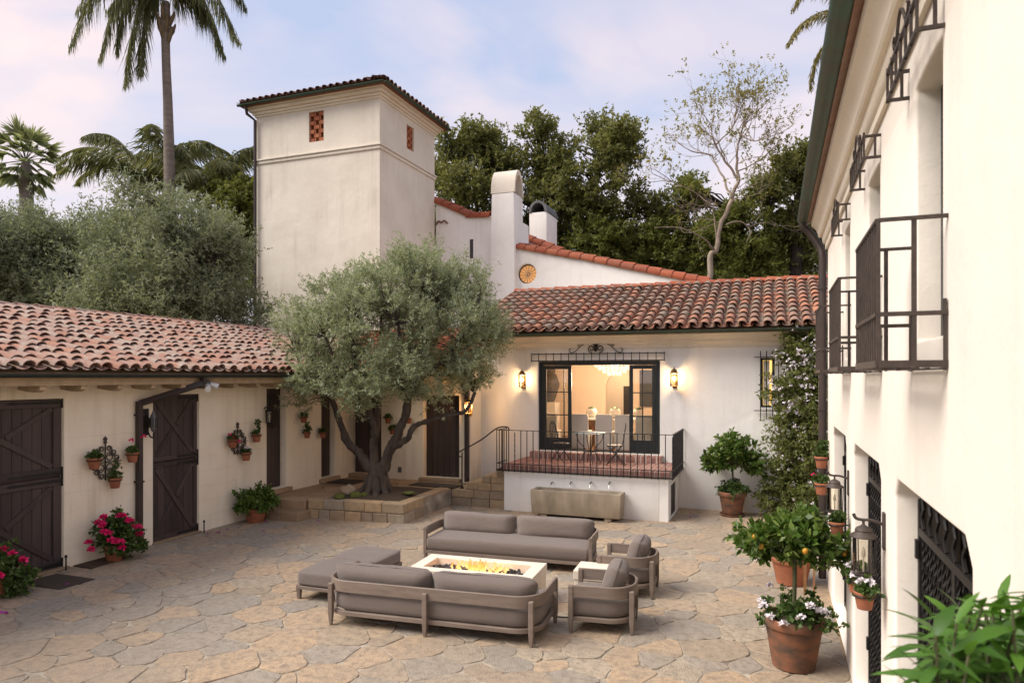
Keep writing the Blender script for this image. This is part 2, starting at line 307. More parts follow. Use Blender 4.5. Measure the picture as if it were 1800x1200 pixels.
class MB:
    def __init__(s): s.v = []; s.f = []
    def add(s, vs, fs):
        k = len(s.v); s.v += [tuple(v) for v in vs]; s.f += [tuple(i+k for i in f) for f in fs]; return s
    def box(s, x0, x1, y0, y1, z0, z1):
        return s.add([(x0, y0, z0), (x1, y0, z0), (x1, y1, z0), (x0, y1, z0), (x0, y0, z1), (x1, y0, z1), (x1, y1, z1), (x0, y1, z1)],
                     [(0, 3, 2, 1), (4, 5, 6, 7), (0, 1, 5, 4), (1, 2, 6, 5), (2, 3, 7, 6), (3, 0, 4, 7)])
    def bar(s, p, q, w, h=None, up=(0, 0, 1)):
        p, q = V(p), V(q); h = h or w; d = (q-p).normalized(); u = V(up)
        if abs(d.dot(u)) > .98: u = V((1, 0, 0))
        a = d.cross(u).normalized(); b = a.cross(d).normalized(); a *= w/2; b *= h/2
        return s.add([p-a-b, p+a-b, p+a+b, p-a+b, q-a-b, q+a-b, q+a+b, q-a+b],
                     [(0, 3, 2, 1), (4, 5, 6, 7), (0, 1, 5, 4), (1, 2, 6, 5), (2, 3, 7, 6), (3, 0, 4, 7)])
    def tube(s, pts, r, n=6, cap=True):
        pts = [V(p) for p in pts]; rs = r if isinstance(r, (list, tuple)) else [r]*len(pts); vs = []; fs = []
        a = None
        for i, p in enumerate(pts):
            d = (pts[min(i+1, len(pts)-1)]-pts[max(i-1, 0)])
            d = d.normalized() if d.length > 1e-9 else V((0, 0, 1))
            if a is None: a = d.orthogonal().normalized()
            else:
                a = a-d*a.dot(d); a = a.normalized() if a.length > 1e-6 else d.orthogonal().normalized()
            b = d.cross(a)
            for k in range(n):
                t = 2*PI*k/n; vs.append(p+(a*math.cos(t)+b*math.sin(t))*rs[i])
        for i in range(len(pts)-1):
            for k in range(n): fs.append((i*n+k, i*n+(k+1) % n, (i+1)*n+(k+1) % n, (i+1)*n+k))
        if cap: fs.append(tuple(range(n-1, -1, -1))); m = (len(pts)-1)*n; fs.append(tuple(m+k for k in range(n)))
        return s.add(vs, fs)
    def lathe(s, prof, n=20, c=(0, 0, 0)):
        c = V(c); vs = []; fs = []
        for r, z in prof:
            for k in range(n): t = 2*PI*k/n; vs.append(c+V((max(r, 1e-4)*math.cos(t), max(r, 1e-4)*math.sin(t), z)))
        for i in range(len(prof)-1):
            for k in range(n): fs.append((i*n+k, i*n+(k+1) % n, (i+1)*n+(k+1) % n, (i+1)*n+k))
        fs.append(tuple(range(n-1, -1, -1))); m = (len(prof)-1)*n; fs.append(tuple(m+k for k in range(n)))
        return s.add(vs, fs)
    def prism(s, poly, fn, a, b):
        """poly: list of 2-D points, fn(u, v, w) -> 3-D point, extruded from w=a to w=b"""
        n = len(poly); vs = [fn(u, v, a) for u, v in poly]+[fn(u, v, b) for u, v in poly]
        fs = [tuple(range(n-1, -1, -1)), tuple(range(n, 2*n))]+[(i, (i+1) % n, n+(i+1) % n, n+i) for i in range(n)]
        return s.add(vs, fs)
    def mesh(s, name, mat=None, smooth=False, bevel=0, seg=2, ang=30, recalc=True, M=None, shade=None):
        me = bpy.data.meshes.new(name); vs = s.v
        if M is not None: vs = [M @ V(v) for v in vs]
        me.from_pydata(vs, [], s.f)
        if recalc or bevel:
            bm = bmesh.new(); bm.from_mesh(me)
            if recalc: bmesh.ops.recalc_face_normals(bm, faces=bm.faces)
            if bevel:
                bmesh.ops.remove_doubles(bm, verts=bm.verts, dist=1e-5)
                es = [e for e in bm.edges if len(e.link_faces) == 2 and e.calc_face_angle(0) > R(ang)]
                bmesh.ops.bevel(bm, geom=es, offset=bevel, segments=seg, profile=.5, affect='EDGES', clamp_overlap=True)
            bm.to_mesh(me); bm.free()
        if smooth:
            me.polygons.foreach_set('use_smooth', [True]*len(me.polygons))
            me.set_sharp_from_angle(angle=R(smooth if smooth is not True else 40))
        if mat: me.materials.append(MATS[mat])
        return me
    def build(s, name, mat, parent=None, smooth=False, bevel=0, seg=2, ang=30, recalc=True):
        M = wmat(parent).inverted() if parent else None
        o = bpy.data.objects.new(name, s.mesh(name, mat, smooth, bevel, seg, ang, recalc, M)); col.objects.link(o)
        if parent: o.parent = parent
        return o
def np_mesh(name, verts, nper, mat, smooth=False):
    """verts (n*nper,3): n separate polygons of nper corners"""
    n = len(verts)//nper; me = bpy.data.meshes.new(name)
    me.vertices.add(n*nper); me.vertices.foreach_set('co', np.ascontiguousarray(verts, dtype=np.float32).ravel())
    me.loops.add(n*nper); me.loops.foreach_set('vertex_index', np.arange(n*nper, dtype=np.int32))
    me.polygons.add(n); me.polygons.foreach_set('loop_start', np.arange(0, n*nper, nper, dtype=np.int32))
    me.update(calc_edges=True); me.materials.append(MATS[mat]); return me
def np_obj(name, verts, nper, mat, parent=None):
    if parent is not None:
        Mi = np.array(wmat(parent).inverted()); verts = verts @ Mi[:3, :3].T + Mi[:3, 3]
    o = bpy.data.objects.new(name, np_mesh(name, verts, nper, mat)); col.objects.link(o)
    if parent is not None: o.parent = parent
    return o
def unit(a): return a/np.maximum(np.linalg.norm(a, axis=1, keepdims=True), 1e-9)
def leaves(centers, dirs, length, width, tilt=.6):
    """rhombic leaves at centers along dirs; returns (4n,3)"""
    n = len(centers); d = unit(dirs); r = unit(rng.normal(size=(n, 3))); s = unit(np.cross(d, r))
    L = (length*rng.uniform(.65, 1.25, n))[:, None]; W = (width*rng.uniform(.7, 1.25, n))[:, None]
    nrm = np.cross(d, s); c = centers
    a = c; b = c+d*L*.45+s*W/2+nrm*W*.15; e = c+d*L; f = c+d*L*.45-s*W/2+nrm*W*.15
    return np.stack([a, b, e, f], 1).reshape(-1, 3)
def curve(pts, n=8):
    """Catmull-Rom through the points"""
    P = [V(p) for p in pts]; P = [P[0]*2-P[1]]+P+[P[-1]*2-P[-2]]; out = []
    for i in range(1, len(P)-2):
        for k in range(n):
            t = k/n; a, b, c, d = P[i-1:i+3]
            out.append(.5*((2*b)+(c-a)*t+(2*a-5*b+4*c-d)*t*t+(-a+3*b-3*c+d)*t**3))
    return out+[P[-2]]
def lerp(a, b, t): return a+(b-a)*t
# ------------------------------------------------------------ builders for the setting
def poly_wall(outer, holes, fn, w0, w1, name, mat, parent, bevel=0, seg=2, smooth=False):
    """plane with openings, extruded from depth w0 to w1; fn(u, v, w) -> point"""
    bm = bmesh.new(); edges = []
    for loop in [outer]+holes:
        vs = [bm.verts.new(fn(u, v, w0)) for u, v in loop]
        for i in range(len(vs)): edges.append(bm.edges.new((vs[i], vs[(i+1) % len(vs)])))
    bmesh.ops.triangle_fill(bm, use_beauty=True, edges=edges)
    off = V(fn(0, 0, w1))-V(fn(0, 0, w0))
    r = bmesh.ops.extrude_face_region(bm, geom=list(bm.faces), use_keep_orig=True)
    bmesh.ops.translate(bm, verts=[e for e in r['geom'] if isinstance(e, bmesh.types.BMVert)], vec=off)
    bmesh.ops.recalc_face_normals(bm, faces=bm.faces)
    if bevel:
        es = [e for e in bm.edges if len(e.link_faces) == 2 and e.calc_face_angle(0) > R(40)]
        bmesh.ops.bevel(bm, geom=es, offset=bevel, segments=seg, profile=.5, affect='EDGES', clamp_overlap=True)
    if parent: bm.transform(wmat(parent).inverted())
    me = bpy.data.meshes.new(name); bm.to_mesh(me); bm.free(); me.materials.append(MATS[mat])
    if smooth: me.polygons.foreach_set('use_smooth', [True]*len(me.polygons)); me.set_sharp_from_angle(angle=R(50))
    o = bpy.data.objects.new(name, me); col.objects.link(o); o.parent = parent; return o
def rect(a, b, c, d): return [(a, c), (b, c), (b, d), (a, d)]
def circle(cu, cv, r, n=28): return [(cu+r*math.cos(2*PI*k/n), cv+r*math.sin(2*PI*k/n)) for k in range(n)]
fX = lambda X, sgn=1: (lambda u, v, w: V((X+w*sgn, u, v)))       # u = Y, v = Z
fY = lambda Y: (lambda u, v, w: V((u, Y+w, v)))                  # u = X, v = Z

def arch_tile(L, r0, r1, hf, th=.014, lift=.02, n=6):
    """one barrel tile: x across, y up the slope, z out; wide lower end at y=0"""
    mb = MB(); vs = []; fs = []
    for (y, r, zo) in ((0, r0, lift), (L, r1, 0)):
        for k in (r, r-th):
            for i in range(n+1):
                t = PI*i/n; vs.append((-k*math.cos(t), y, zo+k*hf*math.sin(t)))
    m = n+1
    for i in range(n):
        fs += [(i, i+1, 2*m+i+1, 2*m+i), (m+i, 3*m+i, 3*m+i+1, m+i+1), (i, m+i, m+i+1, i+1)]
    fs += [(0, 2*m, 3*m, m), (n, m+n, 3*m+n, 2*m+n)]
    mb.add(vs, fs); return mb
TM = {}
def tile_mesh(key, mat, L, r0, r1, hf, lift=.02):
    if (key, mat) not in TM: TM[key, mat] = arch_tile(L, r0, r1, hf, lift=lift).mesh('tile', mat, smooth=50)
    return TM[key, mat]
def frame(o, u, v):
    u = V(u).normalized(); v = V(v).normalized(); n = u.cross(v).normalized()
    return Matrix(((u.x, v.x, n.x, o[0]), (u.y, v.y, n.y, o[1]), (u.z, v.z, n.z, o[2]), (0, 0, 0, 1)))
def roof_tiles(roof, O, U, W, nU, pitch, nV, expo, mat, maxn=300, jit=.01, rowjit=.0, keep=None, r=.105):
    """cover tiles as single pieces (nearest maxn), the rest and the pans joined"""
    U = V(U).normalized(); W = V(W).normalized(); n = U.cross(W)
    if n.z < 0: U2 = -U
    else: U2 = U
    me = tile_mesh('cover%.3f' % expo, mat, expo+.11, r*random.uniform(1, 1.0), r*.78, .88, .034)
    spots = []; pan = MB(); far = MB()
    for i in range(nU):
        cj = random.uniform(-jit, jit)
        for j in range(nV):
            if keep and not keep(i, j): continue
            p = V(O)+U*((i+.5)*pitch+cj+random.uniform(-jit, jit)*.5)+W*(j*expo+random.uniform(-rowjit, rowjit))
            M = frame(p, U2, W) @ Matrix.Rotation(random.gauss(0, .028), 4, 'Z') @ Matrix.Rotation(random.gauss(0, .04), 4, 'Y')
            M = M @ Matrix.Translation((0, 0, .035))
            spots.append(((p-C0).length, M))
            q = V(O)+U*(i*pitch)+W*(j*expo); Mp = frame(q, U2, W); k = pitch*.42; vs = []
            for (y, zo) in ((-.02, .03), (expo+.03, .008)):
                for t in range(5): a = PI*t/4; vs.append(Mp @ V((-k*math.cos(a), y, zo+.045-.045*math.sin(a))))
            pan.add(vs, [(t, t+1, 5+t+1, 5+t) for t in range(4)])
    spots.sort(key=lambda s: s[0])
    for d, M in spots[:maxn]: inst('tile', me, roof, M)
    tv = [v.co.copy() for v in me.vertices]; tf = [tuple(p.vertices) for p in me.polygons]
    for d, M in spots[maxn:]: far.add([M @ v for v in tv], tf)
    tag(pan.build('pan_tiles', mat, roof, smooth=60, recalc=False), kind='stuff')
    if far.v: tag(far.build('far_tiles', mat, roof, smooth=50, recalc=False), kind='stuff')
def ridge(roof, p, q, mat, L=.42, r=.14, name='ridge_tile', up=(0, 0, 1), hf=.75):
    p, q = V(p), V(q); d = (q-p); n = max(1, math.ceil(d.length/L-.12)); dn = d.normalized()
    me = tile_mesh('ridge%.2f_%.2f' % (r, L), mat, L+.06, r, r*.86, hf, .025)
    side = dn.cross(V(up)).normalized()
    for i in range(n):
        M = frame(p+d*(i/n)+V((0, 0, random.uniform(-.006, .006))), side, dn) @ Matrix.Rotation(random.uniform(-.02, .02), 4, 'Z'); inst(name, me, roof, M)
def gutter_run(parent, p, q, r, mat, name='gutter'):
    p, q = V(p), V(q); mb = MB(); d = (q-p).normalized(); side = d.cross(V((0, 0, 1))); vs = []
    for e in (p, q):
        for rr in (r, r*.86):
            for i in range(9): t = PI*i/8; vs.append(e+side*(-rr*math.cos(t))+V((0, 0, -rr*math.sin(t))))
    fs = []
    for i in range(8): fs += [(i, i+1, 18+i+1, 18+i), (9+i, 27+i, 27+i+1, 9+i+1), (i, 9+i, 10+i, i+1), (18+i, 19+i, 28+i, 27+i)]
    fs += [(0, 18, 27, 9), (8, 17, 35, 26)]
    mb.add(vs, fs); return mb.build(name, mat, parent, smooth=50)

# ------------------------------------------------------------ ground
mb = MB(); mb.add([(-900, -300, -.06), (900, -300, -.06), (900, 1500, -.06), (-900, 1500, -.06)], [(0, 1, 2, 3)])
tag(mb.build('ground', 'ground_earth'), kind='structure')
XL, XR, YB, YE = -10.73, .748, 16.7, 16.0

def voronoi(seeds, wts, bounds, gap):
    """power cells clipped to bounds, each edge pulled in by gap"""
    out = []; S = np.array(seeds)
    for i, s in enumerate(seeds):
        poly = list(bounds); d2 = ((S-S[i])**2).sum(1); order = np.argsort(d2)[1:22]
        for j in order:
            q = S[j]; nx, ny = q[0]-s[0], q[1]-s[1]; l = math.hypot(nx, ny)
            if l < 1e-6: continue
            nx /= l; ny /= l; c = l/2+(wts[i]-wts[j])/(2*l)-gap
            new = []
            for k in range(len(poly)):
                a, b = poly[k], poly[(k+1) % len(poly)]
                da = (a[0]-s[0])*nx+(a[1]-s[1])*ny-c; db = (b[0]-s[0])*nx+(b[1]-s[1])*ny-c
                if da <= 0: new.append(a)
                if da*db < 0: t = da/(da-db); new.append((a[0]+(b[0]-a[0])*t, a[1]+(b[1]-a[1])*t))
            poly = new
            if len(poly) < 3: break
        out.append(poly if len(poly) >= 3 else None)
    return out
def stone_mesh(poly, z, th, name, mat, tilt):
    # cut corners and roughen the outline
    pts = []
    n = len(poly)
    for k in range(n):
        a, b = V((*poly[k], 0)), V((*poly[(k+1) % n], 0)); l = (b-a).length
        if l < .04: continue
        m = max(1, int(l/.16)); c = min(.05, l*.25)
        p0 = a+(b-a)*(c/l); p1 = b-(b-a)*(c/l)
        for t in range(m+1):
            p = p0.lerp(p1, t/m); q = p*4.3; nrm = V((-(b-a).y, (b-a).x, 0)).normalized()
            pts.append(p+nrm*(noise.noise(q+V((3, 7, 0)))*.03+noise.noise(q*3.1+V((z*900, 7, 0)))*.008))
    n = len(pts)
    if n < 3: return None
    c = sum(pts, V((0, 0, 0)))/n; vs = []
    for ring, (ins, dz) in enumerate(((0, -th), (0, -.005), (.008, 0))):
        for p in pts:
            d = (c-p); q = p+d.normalized()*ins if d.length > ins else p
            zz = z+dz+(tilt[0]*(q.x-c.x)+tilt[1]*(q.y-c.y) if ring else 0)
            vs.append((q.x-c.x, q.y-c.y, zz))
    fs = [tuple(range(2*n, 3*n))]
    for r_ in range(2):
        for k in range(n): fs.append((r_*n+k, r_*n+(k+1) % n, (r_+1)*n+(k+1) % n, (r_+1)*n+k))
    return vs, fs, c
def paving(base, bounds, seeds, wts, gap, z, mat, maxn, th=.03):
    cells = [p for p in voronoi(seeds, wts, bounds, gap) if p]
    items = []
    for p in cells:
        r = stone_mesh(p, z+random.uniform(-.004, .004), th, 'stone', mat, (random.uniform(-.006, .006), random.uniform(-.006, .006)))
        if r: items.append(r)
    items.sort(key=lambda t: (t[2].x**2+(t[2].y)**2))
    far = MB()
    for k, (vs_, fs, c) in enumerate(items):
        if k < maxn:
            m = MB().add(vs_, fs); o = bpy.data.objects.new('stone', m.mesh('stone', mat, recalc=False)); col.objects.link(o); o.parent = base; o.location = c
        else: far.add([(x+c.x, y+c.y, zz) for x, y, zz in vs_], fs)
    if far.v: tag(far.build('far_stones', mat, base, recalc=False), kind='stuff')
def scatter_seeds(x0, x1, y0, y1, dmin, dmax, tries=9000, inside=None):
    pts = []; rad = []
    for t in range(tries):
        p = (random.uniform(x0, x1), random.uniform(y0, y1))
        if inside and not inside(*p): continue
        d = random.uniform(dmin, dmax)*random.choice((1, 1, .8, .55, 1.15))
        if all((p[0]-q[0])**2+(p[1]-q[1])**2 > ((d+e)*.5)**2 for q, e in zip(pts, rad)): pts.append(p); rad.append(d)
    return pts, [r*r*.30+random.uniform(-.02, .02) for r in rad]
patio = tag(MB().box(XL-.6, XR+1.2, 1.0, 17.5, -.058, -.011).build('patio', 'mortar'), kind='structure')
sd_, wt_ = scatter_seeds(XL, XR+.5, 3.2, 16.7, .30, .66)
paving(patio, [(XL-.05, 2.8), (XR+.55, 2.8), (XR+.55, 16.9), (XL-.05, 16.9)], sd_, wt_, .0065, 0, 'flagstone', 300)

# raised landing in front of the doors, with its two broad steps
landing = tag(MB().box(XL-.5, -7.30, 12.98, YE+.2, -.05, .37).build('landing', 'mortar'), kind='structure')
sd_, wt_ = scatter_seeds(XL, -7.3, 13.0, YE+.1, .7, 1.1, 3000)
paving(landing, [(XL-.1, 12.96), (-7.32, 12.96), (-7.32, YE+.1), (XL-.1, YE+.1)], sd_, wt_, .005, .40, 'landing_stone', 60)
st = thing('landing_steps', 'two broad tan stone steps against the cream wall beside the leafy green pot', 'steps', (-10.2, 12.4, 0))
for (y0, y1, z0, z1, xs) in ((12.16, 12.62, -.02, .19, (-10.73, -9.98, -9.50)), (12.56, 12.97, .0, .39, (-10.73, -10.30, -9.62))):
    for a, b in zip(xs, xs[1:]): MB().box(a+.004, b-.004, y0, y1, z0, z1-random.uniform(0, .006)).build('stone', 'landing_stone', st, bevel=.022, seg=2)

# ------------------------------------------------------------ stable wing on the left
stable = thing('stable_wing', 'long low cream stable wing with dark Dutch doors and lichen-grey barrel-tile roof', 'building', (XL, 9, 0))
D1 = (6.02, 7.87, .02, 2.75); D2 = (9.58, 10.68, .02, 2.76); D3 = (12.64, 13.32, .52, 2.83); D4 = (14.66, 15.26, .52, 2.80)
poly_wall(rect(.5, YE+.2, -.05, 3.16), [rect(*d) for d in (D1, D2, D3, D4)], fX(XL, -1), 0, .34, 'wall', 'stucco_cream', stable, bevel=.014, smooth=True)
MB().box(-18.3, XL-.345, .5, YE+.2, -.05, 3.0).build('rear_block', 'stucco_cream', stable)
EV = (-10.13, 3.18); RG = (-14.52, 4.47)
Wv = V((RG[0]-EV[0], 0, RG[1]-EV[1])); slope_len = Wv.length
roofS = MB().prism([(EV[0], EV[1]-.035), RG, (-18.9, EV[1]-.035), (-18.9, EV[1]-.10), (RG[0], RG[1]-.09), (EV[0], EV[1]-.10)], lambda u, v, w: V((u, w, v)), .4, YE+1.2).build('roof', 'timber_beam', stable)
expS = slope_len/12
roof_tiles(roofS, (EV[0]+.05, .5, EV[1]), (0, 1, 0), Wv, int((YE+.9-.5)/.25), .25, 12, expS, 'tile_stable', 300, .018, .09, keep=lambda i, j: i*.25+.5 > 4.6)
ridge(roofS, (RG[0], 4.6, RG[1]+.03), (RG[0], YE+1.1, RG[1]+.03), 'tile_stable', .42, .15)
gutter_run(stable, (-10.10, 2, 3.145), (-10.10, 15.6, 3.145), .062, 'gutter_dark')
MB().box(-10.235, -10.205, .5, 15.7, 2.965, 3.10).build('eave_board', 'timber_beam', stable)
y = 5.2
while y < 15.8:
    MB().prism([(XL+.002, 2.99), (-10.24, 2.965), (-10.24, 2.90), (-10.34, 2.865), (-10.5, 2.87), (XL+.002, 2.90)], lambda u, v, w: V((u, w, v)), y-.05, y+.05).build('rafter_tail', 'timber_beam', stable, bevel=.008); y += .66
# downspout with its long elbow
dsy = 9.22
dp = MB()
for a, b in (((-10.1, 10.15, 3.08), (-10.1, 10.15, 2.97)), ((-10.1, 10.15, 2.98), (-10.66, dsy, 2.62)), ((-10.66, dsy, 2.66), (-10.66, dsy, .28)), ((-10.66, dsy, .28), (-10.6, dsy, .06))): dp.bar(a, b, .10, .085, up=(0, 1, 0))
o = dp.build('downspout', 'pipe_brown', stable, bevel=.008)
for z in (.34, 1.2, 2.4): MB().box(-10.725, -10.60, dsy-.062, dsy+.062, z, z+.03).build('pipe_strap', 'pipe_brown', stable)
MB().lathe([(.06, 0), (.085, .03), (.09, .10), (.06, .16)], 14, (-10.62, dsy, .0)).build('pipe_shoe', 'lead', stable, smooth=40)

def plank_door(parent, x, d, dutch=True, nx=1, hinge_far=True, grille=False):
    """door in the plane X=x, facing +X; d = y0, y1, z0, z1"""
    y0, y1, z0, z1 = d; g = .012
    door = MB().box(x-.03, x, y0+.004, y1-.004, z0+.004, z1-.004).build('door', 'door_brown', parent)
    halves = [(z0+.012, z0+(z1-z0)*.535), (z0+(z1-z0)*.545, z1-.012)] if dutch else [(z0+.012, z1-.012)]
    for (a, b) in halves:
        n = max(4, int((y1-y0)/.15)); w = (y1-y0-.02)/n
        for k in range(n): MB().box(x+.002, x+.022, y0+.01+k*w+.003, y0+.01+(k+1)*w-.003, a, b).build('plank', 'door_brown', door, bevel=.004, seg=1)
        fr = .085 if y1-y0 < 1.3 else .13
        if dutch:
            for (p, q, c, e) in ((y0+.012, y1-.012, a, a+fr), (y0+.012, y1-.012, b-fr, b)): MB().box(x+.024, x+.05, p, q, c, e).build('rail', 'door_brown', door, bevel=.006, seg=1)
            for (p, q) in ((y0+.012, y0+.012+fr), (y1-.012-fr, y1-.012)): MB().box(x+.024, x+.049, p, q, a+fr+.002, b-fr-.002).build('stile', 'door_brown', door, bevel=.006, seg=1)
            cy, cz = (y0+y1)/2, (a+b)/2; yA, yB, zA, zB = y0+fr+.03, y1-fr-.03, a+fr+.02, b-fr-.02
            MB().bar((x+.035, yA, zB), (x+.035, yB, zA), .085, .022, up=(1, 0, 0)).build('brace', 'door_brown', door, bevel=.005, seg=1)
            for (p, q, c, e) in ((yA, cy-.05, zA, cz-.05), (cy+.05, yB, cz+.05, zB)): MB().bar((x+.034, p, c), (x+.034, q, e), .085, .02, up=(1, 0, 0)).build('brace', 'door_brown', door, bevel=.005, seg=1)
            for zz in (a+.055 if a < z0+.5 else a+.05, b-.05):
                L = (y1-y0)*.48
                MB().prism([(y1-.005, zz-.03), (y1-.005, zz+.03), (y1-L*.8, zz+.016), (y1-L*.9, zz+.026), (y1-L, zz), (y1-L*.9, zz-.026), (y1-L*.8, zz-.016)], lambda u, v, w: V((w, u, v)), x+.052, x+.06).build('strap_hinge', 'door_hinge', door)
                MB().tube([(x+.06, y1-.008, zz-.09), (x+.06, y1-.008, zz+.09)], .016, 8).build('hinge_pin', 'door_hinge', door)
    if grille:
        for k in range(6):
            yy = lerp(y0+.12, y1-.12, k/5); MB().tube([(x+.035, yy, lerp(z0, z1, .6)), (x+.035, yy, lerp(z0, z1, .94))], .012, 6).build('bar', 'iron', door)
    return door
d1 = plank_door(stable, XL-.10, D1); d2 = plank_door(stable, XL-.10, D2)
d3 = plank_door(stable, XL-.20, D3, dutch=False, grille=True); d4 = plank_door(stable, XL-.20, D4, dutch=False)
MB().lathe([(.012, 0), (.03, .02), (.035, .05), (.0, .065)], 12).build('door_knob', 'sewer_brass', d2).matrix_basis = wmat(stable).inverted() @ Matrix.Translation((XL-.05, 9.64, 1.12)) @ Matrix.Rotation(PI/2, 4, 'Y')
for (a, b, z) in ((D3[0], D3[1], .50), (D4[0], D4[1], .50)): MB().box(XL-.3, XL+.10, a-.10, b+.10, .405, z+.015).build('door_sill', 'landing_stone', stable, bevel=.015)
MB().box(XL-.3, XL+.07, D1[0]-.05, D1[1]+.06, .002, .035).build('door_sill', 'landing_stone', stable, bevel=.01)
MB().box(XL-.3, XL+.05, D2[0]-.02, D2[1]+.02, .002, .03).build('door_sill', 'landing_stone', stable, bevel=.01)

# ------------------------------------------------------------ entry wing behind the olive
entry = thing('entry_wing', 'cream entry wing with two plain dark doors behind the olive trunk', 'building', (-9, YE, .4))
a = onY(613, 830, YE).x; b = onY(670, 830, YE).x; c = onY(744, 830, YE).x; d = onY(807, 830, YE).x
zt5 = 2.75; zt6 = 2.62
poly_wall(rect(XL-.3, -7.2, 0, 3.3), [rect(a, b, .5, zt5), [(c, .5), (d, .5)]+[(d, zt6), (c, zt6)]], fY(YE), 0, .5, 'wall', 'stucco_cream', entry, bevel=.012)
for (p, q, z1) in ((a, b, zt5), (c, d, zt6)):
    dr = MB().box(p-.02, q+.02, YE+.20, YE+.24, .50, z1+.05).build('door', 'door_brown', entry)
    n = 6
    for k in range(n): MB().box(lerp(p, q, k/n)+.004, lerp(p, q, (k+1)/n)-.004, YE+.175, YE+.197, .505, z1+.04).build('plank', 'door_brown', dr, bevel=.004, seg=1)
    MB().box(p-.06, q+.06, YE-.16, YE+.3, .405, .498).build('door_sill', 'landing_stone', entry, bevel=.015)
    MB().lathe([(.01, 0), (.025, .03), (.03, .05), (0, .06)], 10).build('door_knob', 'sewer_brass', dr).matrix_basis = wmat(entry).inverted() @ Matrix.Translation((p+.08, YE+.17, 1.45)) @ Matrix.Rotation(PI/2, 4, 'X')
p = onY(703, 825, YE); MB().box(p.x-.05, p.x+.05, YE-.02, YE+.01, p.z-.07, p.z+.07).build('outlet_cover', 'lead', entry)
MB().box(XL-.3, -7.2, YE+.505, 22, 0, 3.2).build('rear_block', 'stucco_cream', entry)
ez, ey = 3.22, 15.45; rz_, ry_ = 4.42, 18.9
roofE = MB().prism([(ey, ez-.03), (ry_, rz_), (22.3, ez-.03), (22.3, ez-.11), (ry_, rz_-.1), (ey, ez-.10)], lambda u, v, w: V((w, u, v)), -13.2, -7.15).build('roof', 'timber_beam', entry)
We = V((0, ry_-ey, rz_-ez))
roof_tiles(roofE, (-11.9, ey-.04, ez), (1, 0, 0), We, 18, .26, 10, We.length/10, 'tile_red', 180, .012, .02)
ridge(roofE, (-12, ry_, rz_+.03), (-7.2, ry_, rz_+.03), 'tile_red', .42, .15)
gutter_run(entry, (-10.0, ey-.05, ez-.05), (-7.25, ey-.05, ez-.05), .06, 'gutter_dark')
mb = MB()
for k in range(5): pass
x = -10.4
while x < -7.3: MB().prism([(YE-.002, 3.06), (ey+.08, 3.04), (ey+.08, 2.97), (YE-.3, 2.94), (YE-.002, 2.97)], lambda u, v, w: V((w, u, v)), x-.05, x+.05).build('rafter_tail', 'timber_beam', entry, bevel=.008); x += .66
MB().bar((-7.27, YE-.06, .45), (-7.27, YE-.06, 2.75), .10, .10).bar((-7.27, YE-.06, 2.72), (-7.27, ey, 3.1), .10, .10).build('downspout', 'pipe_brown', entry, bevel=.01)

# ------------------------------------------------------------ dining wing with the French doors
wing = thing('dining_wing', 'white plastered dining wing with barrel-tile roof and black French doors above the brick terrace', 'building', (-3, YB, 0))
fx0, fx1, fz0, fz1 = -5.62, -2.55, 1.24, 3.49
wx0, wx1, wz0, wz1 = onY(1337, 628, YB).x, onY(1362, 718, YB).x, onY(1350, 716, YB).z, onY(1350, 629, YB).z
poly_wall(rect(-7.35, 5.2, -.05, 4.2), [rect(fx0, fx1, fz0, fz1), rect(wx0, wx1, wz0, wz1)], fY(YB), 0, .32, 'wall', 'stucco_white', wing, bevel=.02, smooth=True)
MB().box(-7.35, -7.1, YB+.325, 24, -.05, 4.1).box(-7.095, 5.2, 23.7, 24, -.05, 4.1).box(5.0, 5.2, YB+.325, 23.69, -.05, 4.1).build('side_walls', 'stucco_white', wing)
ey, ez = 16.18, 4.19; ry_, rz_ = 20.35, 5.71
roofW = MB().prism([(ey, ez-.03), (ry_, rz_), (24.6, ez-.03), (24.6, ez-.10), (ry_, rz_-.1), (ey, ez-.10)], lambda u, v, w: V((w, u, v)), -7.6, 5.4).build('roof', 'timber_beam', wing)
Ww = V((0, ry_-ey, rz_-ez))
roof_tiles(roofW, (-7.55, ey-.05, ez), (1, 0, 0), Ww, int(9.4/.27), .27, 11, Ww.length/11, 'tile_wing', 300, .008, .012, r=.112)
ridge(roofW, (-7.6, ry_, rz_+.03), (2.0, ry_, rz_+.03), 'tile_red', .45, .15)
gutter_run(wing, (-7.5, ey-.06, ez-.03), (2.2, ey-.06, ez-.03), .06, 'copper_green')
MB().prism([(YB-.002, 3.80), (YB-.06, 3.80), (YB-.06, 3.86), (YB-.10, 3.90), (YB-.16, 3.92), (YB-.16, 3.97), (YB-.22, 4.01), (YB-.34, 4.05), (YB-.40, 4.09), (YB-.40, 4.13), (YB-.002, 4.13)], lambda u, v, w: V((w, u, v)), -7.4, 5.2).build('cornice', 'cornice', wing, smooth=25)
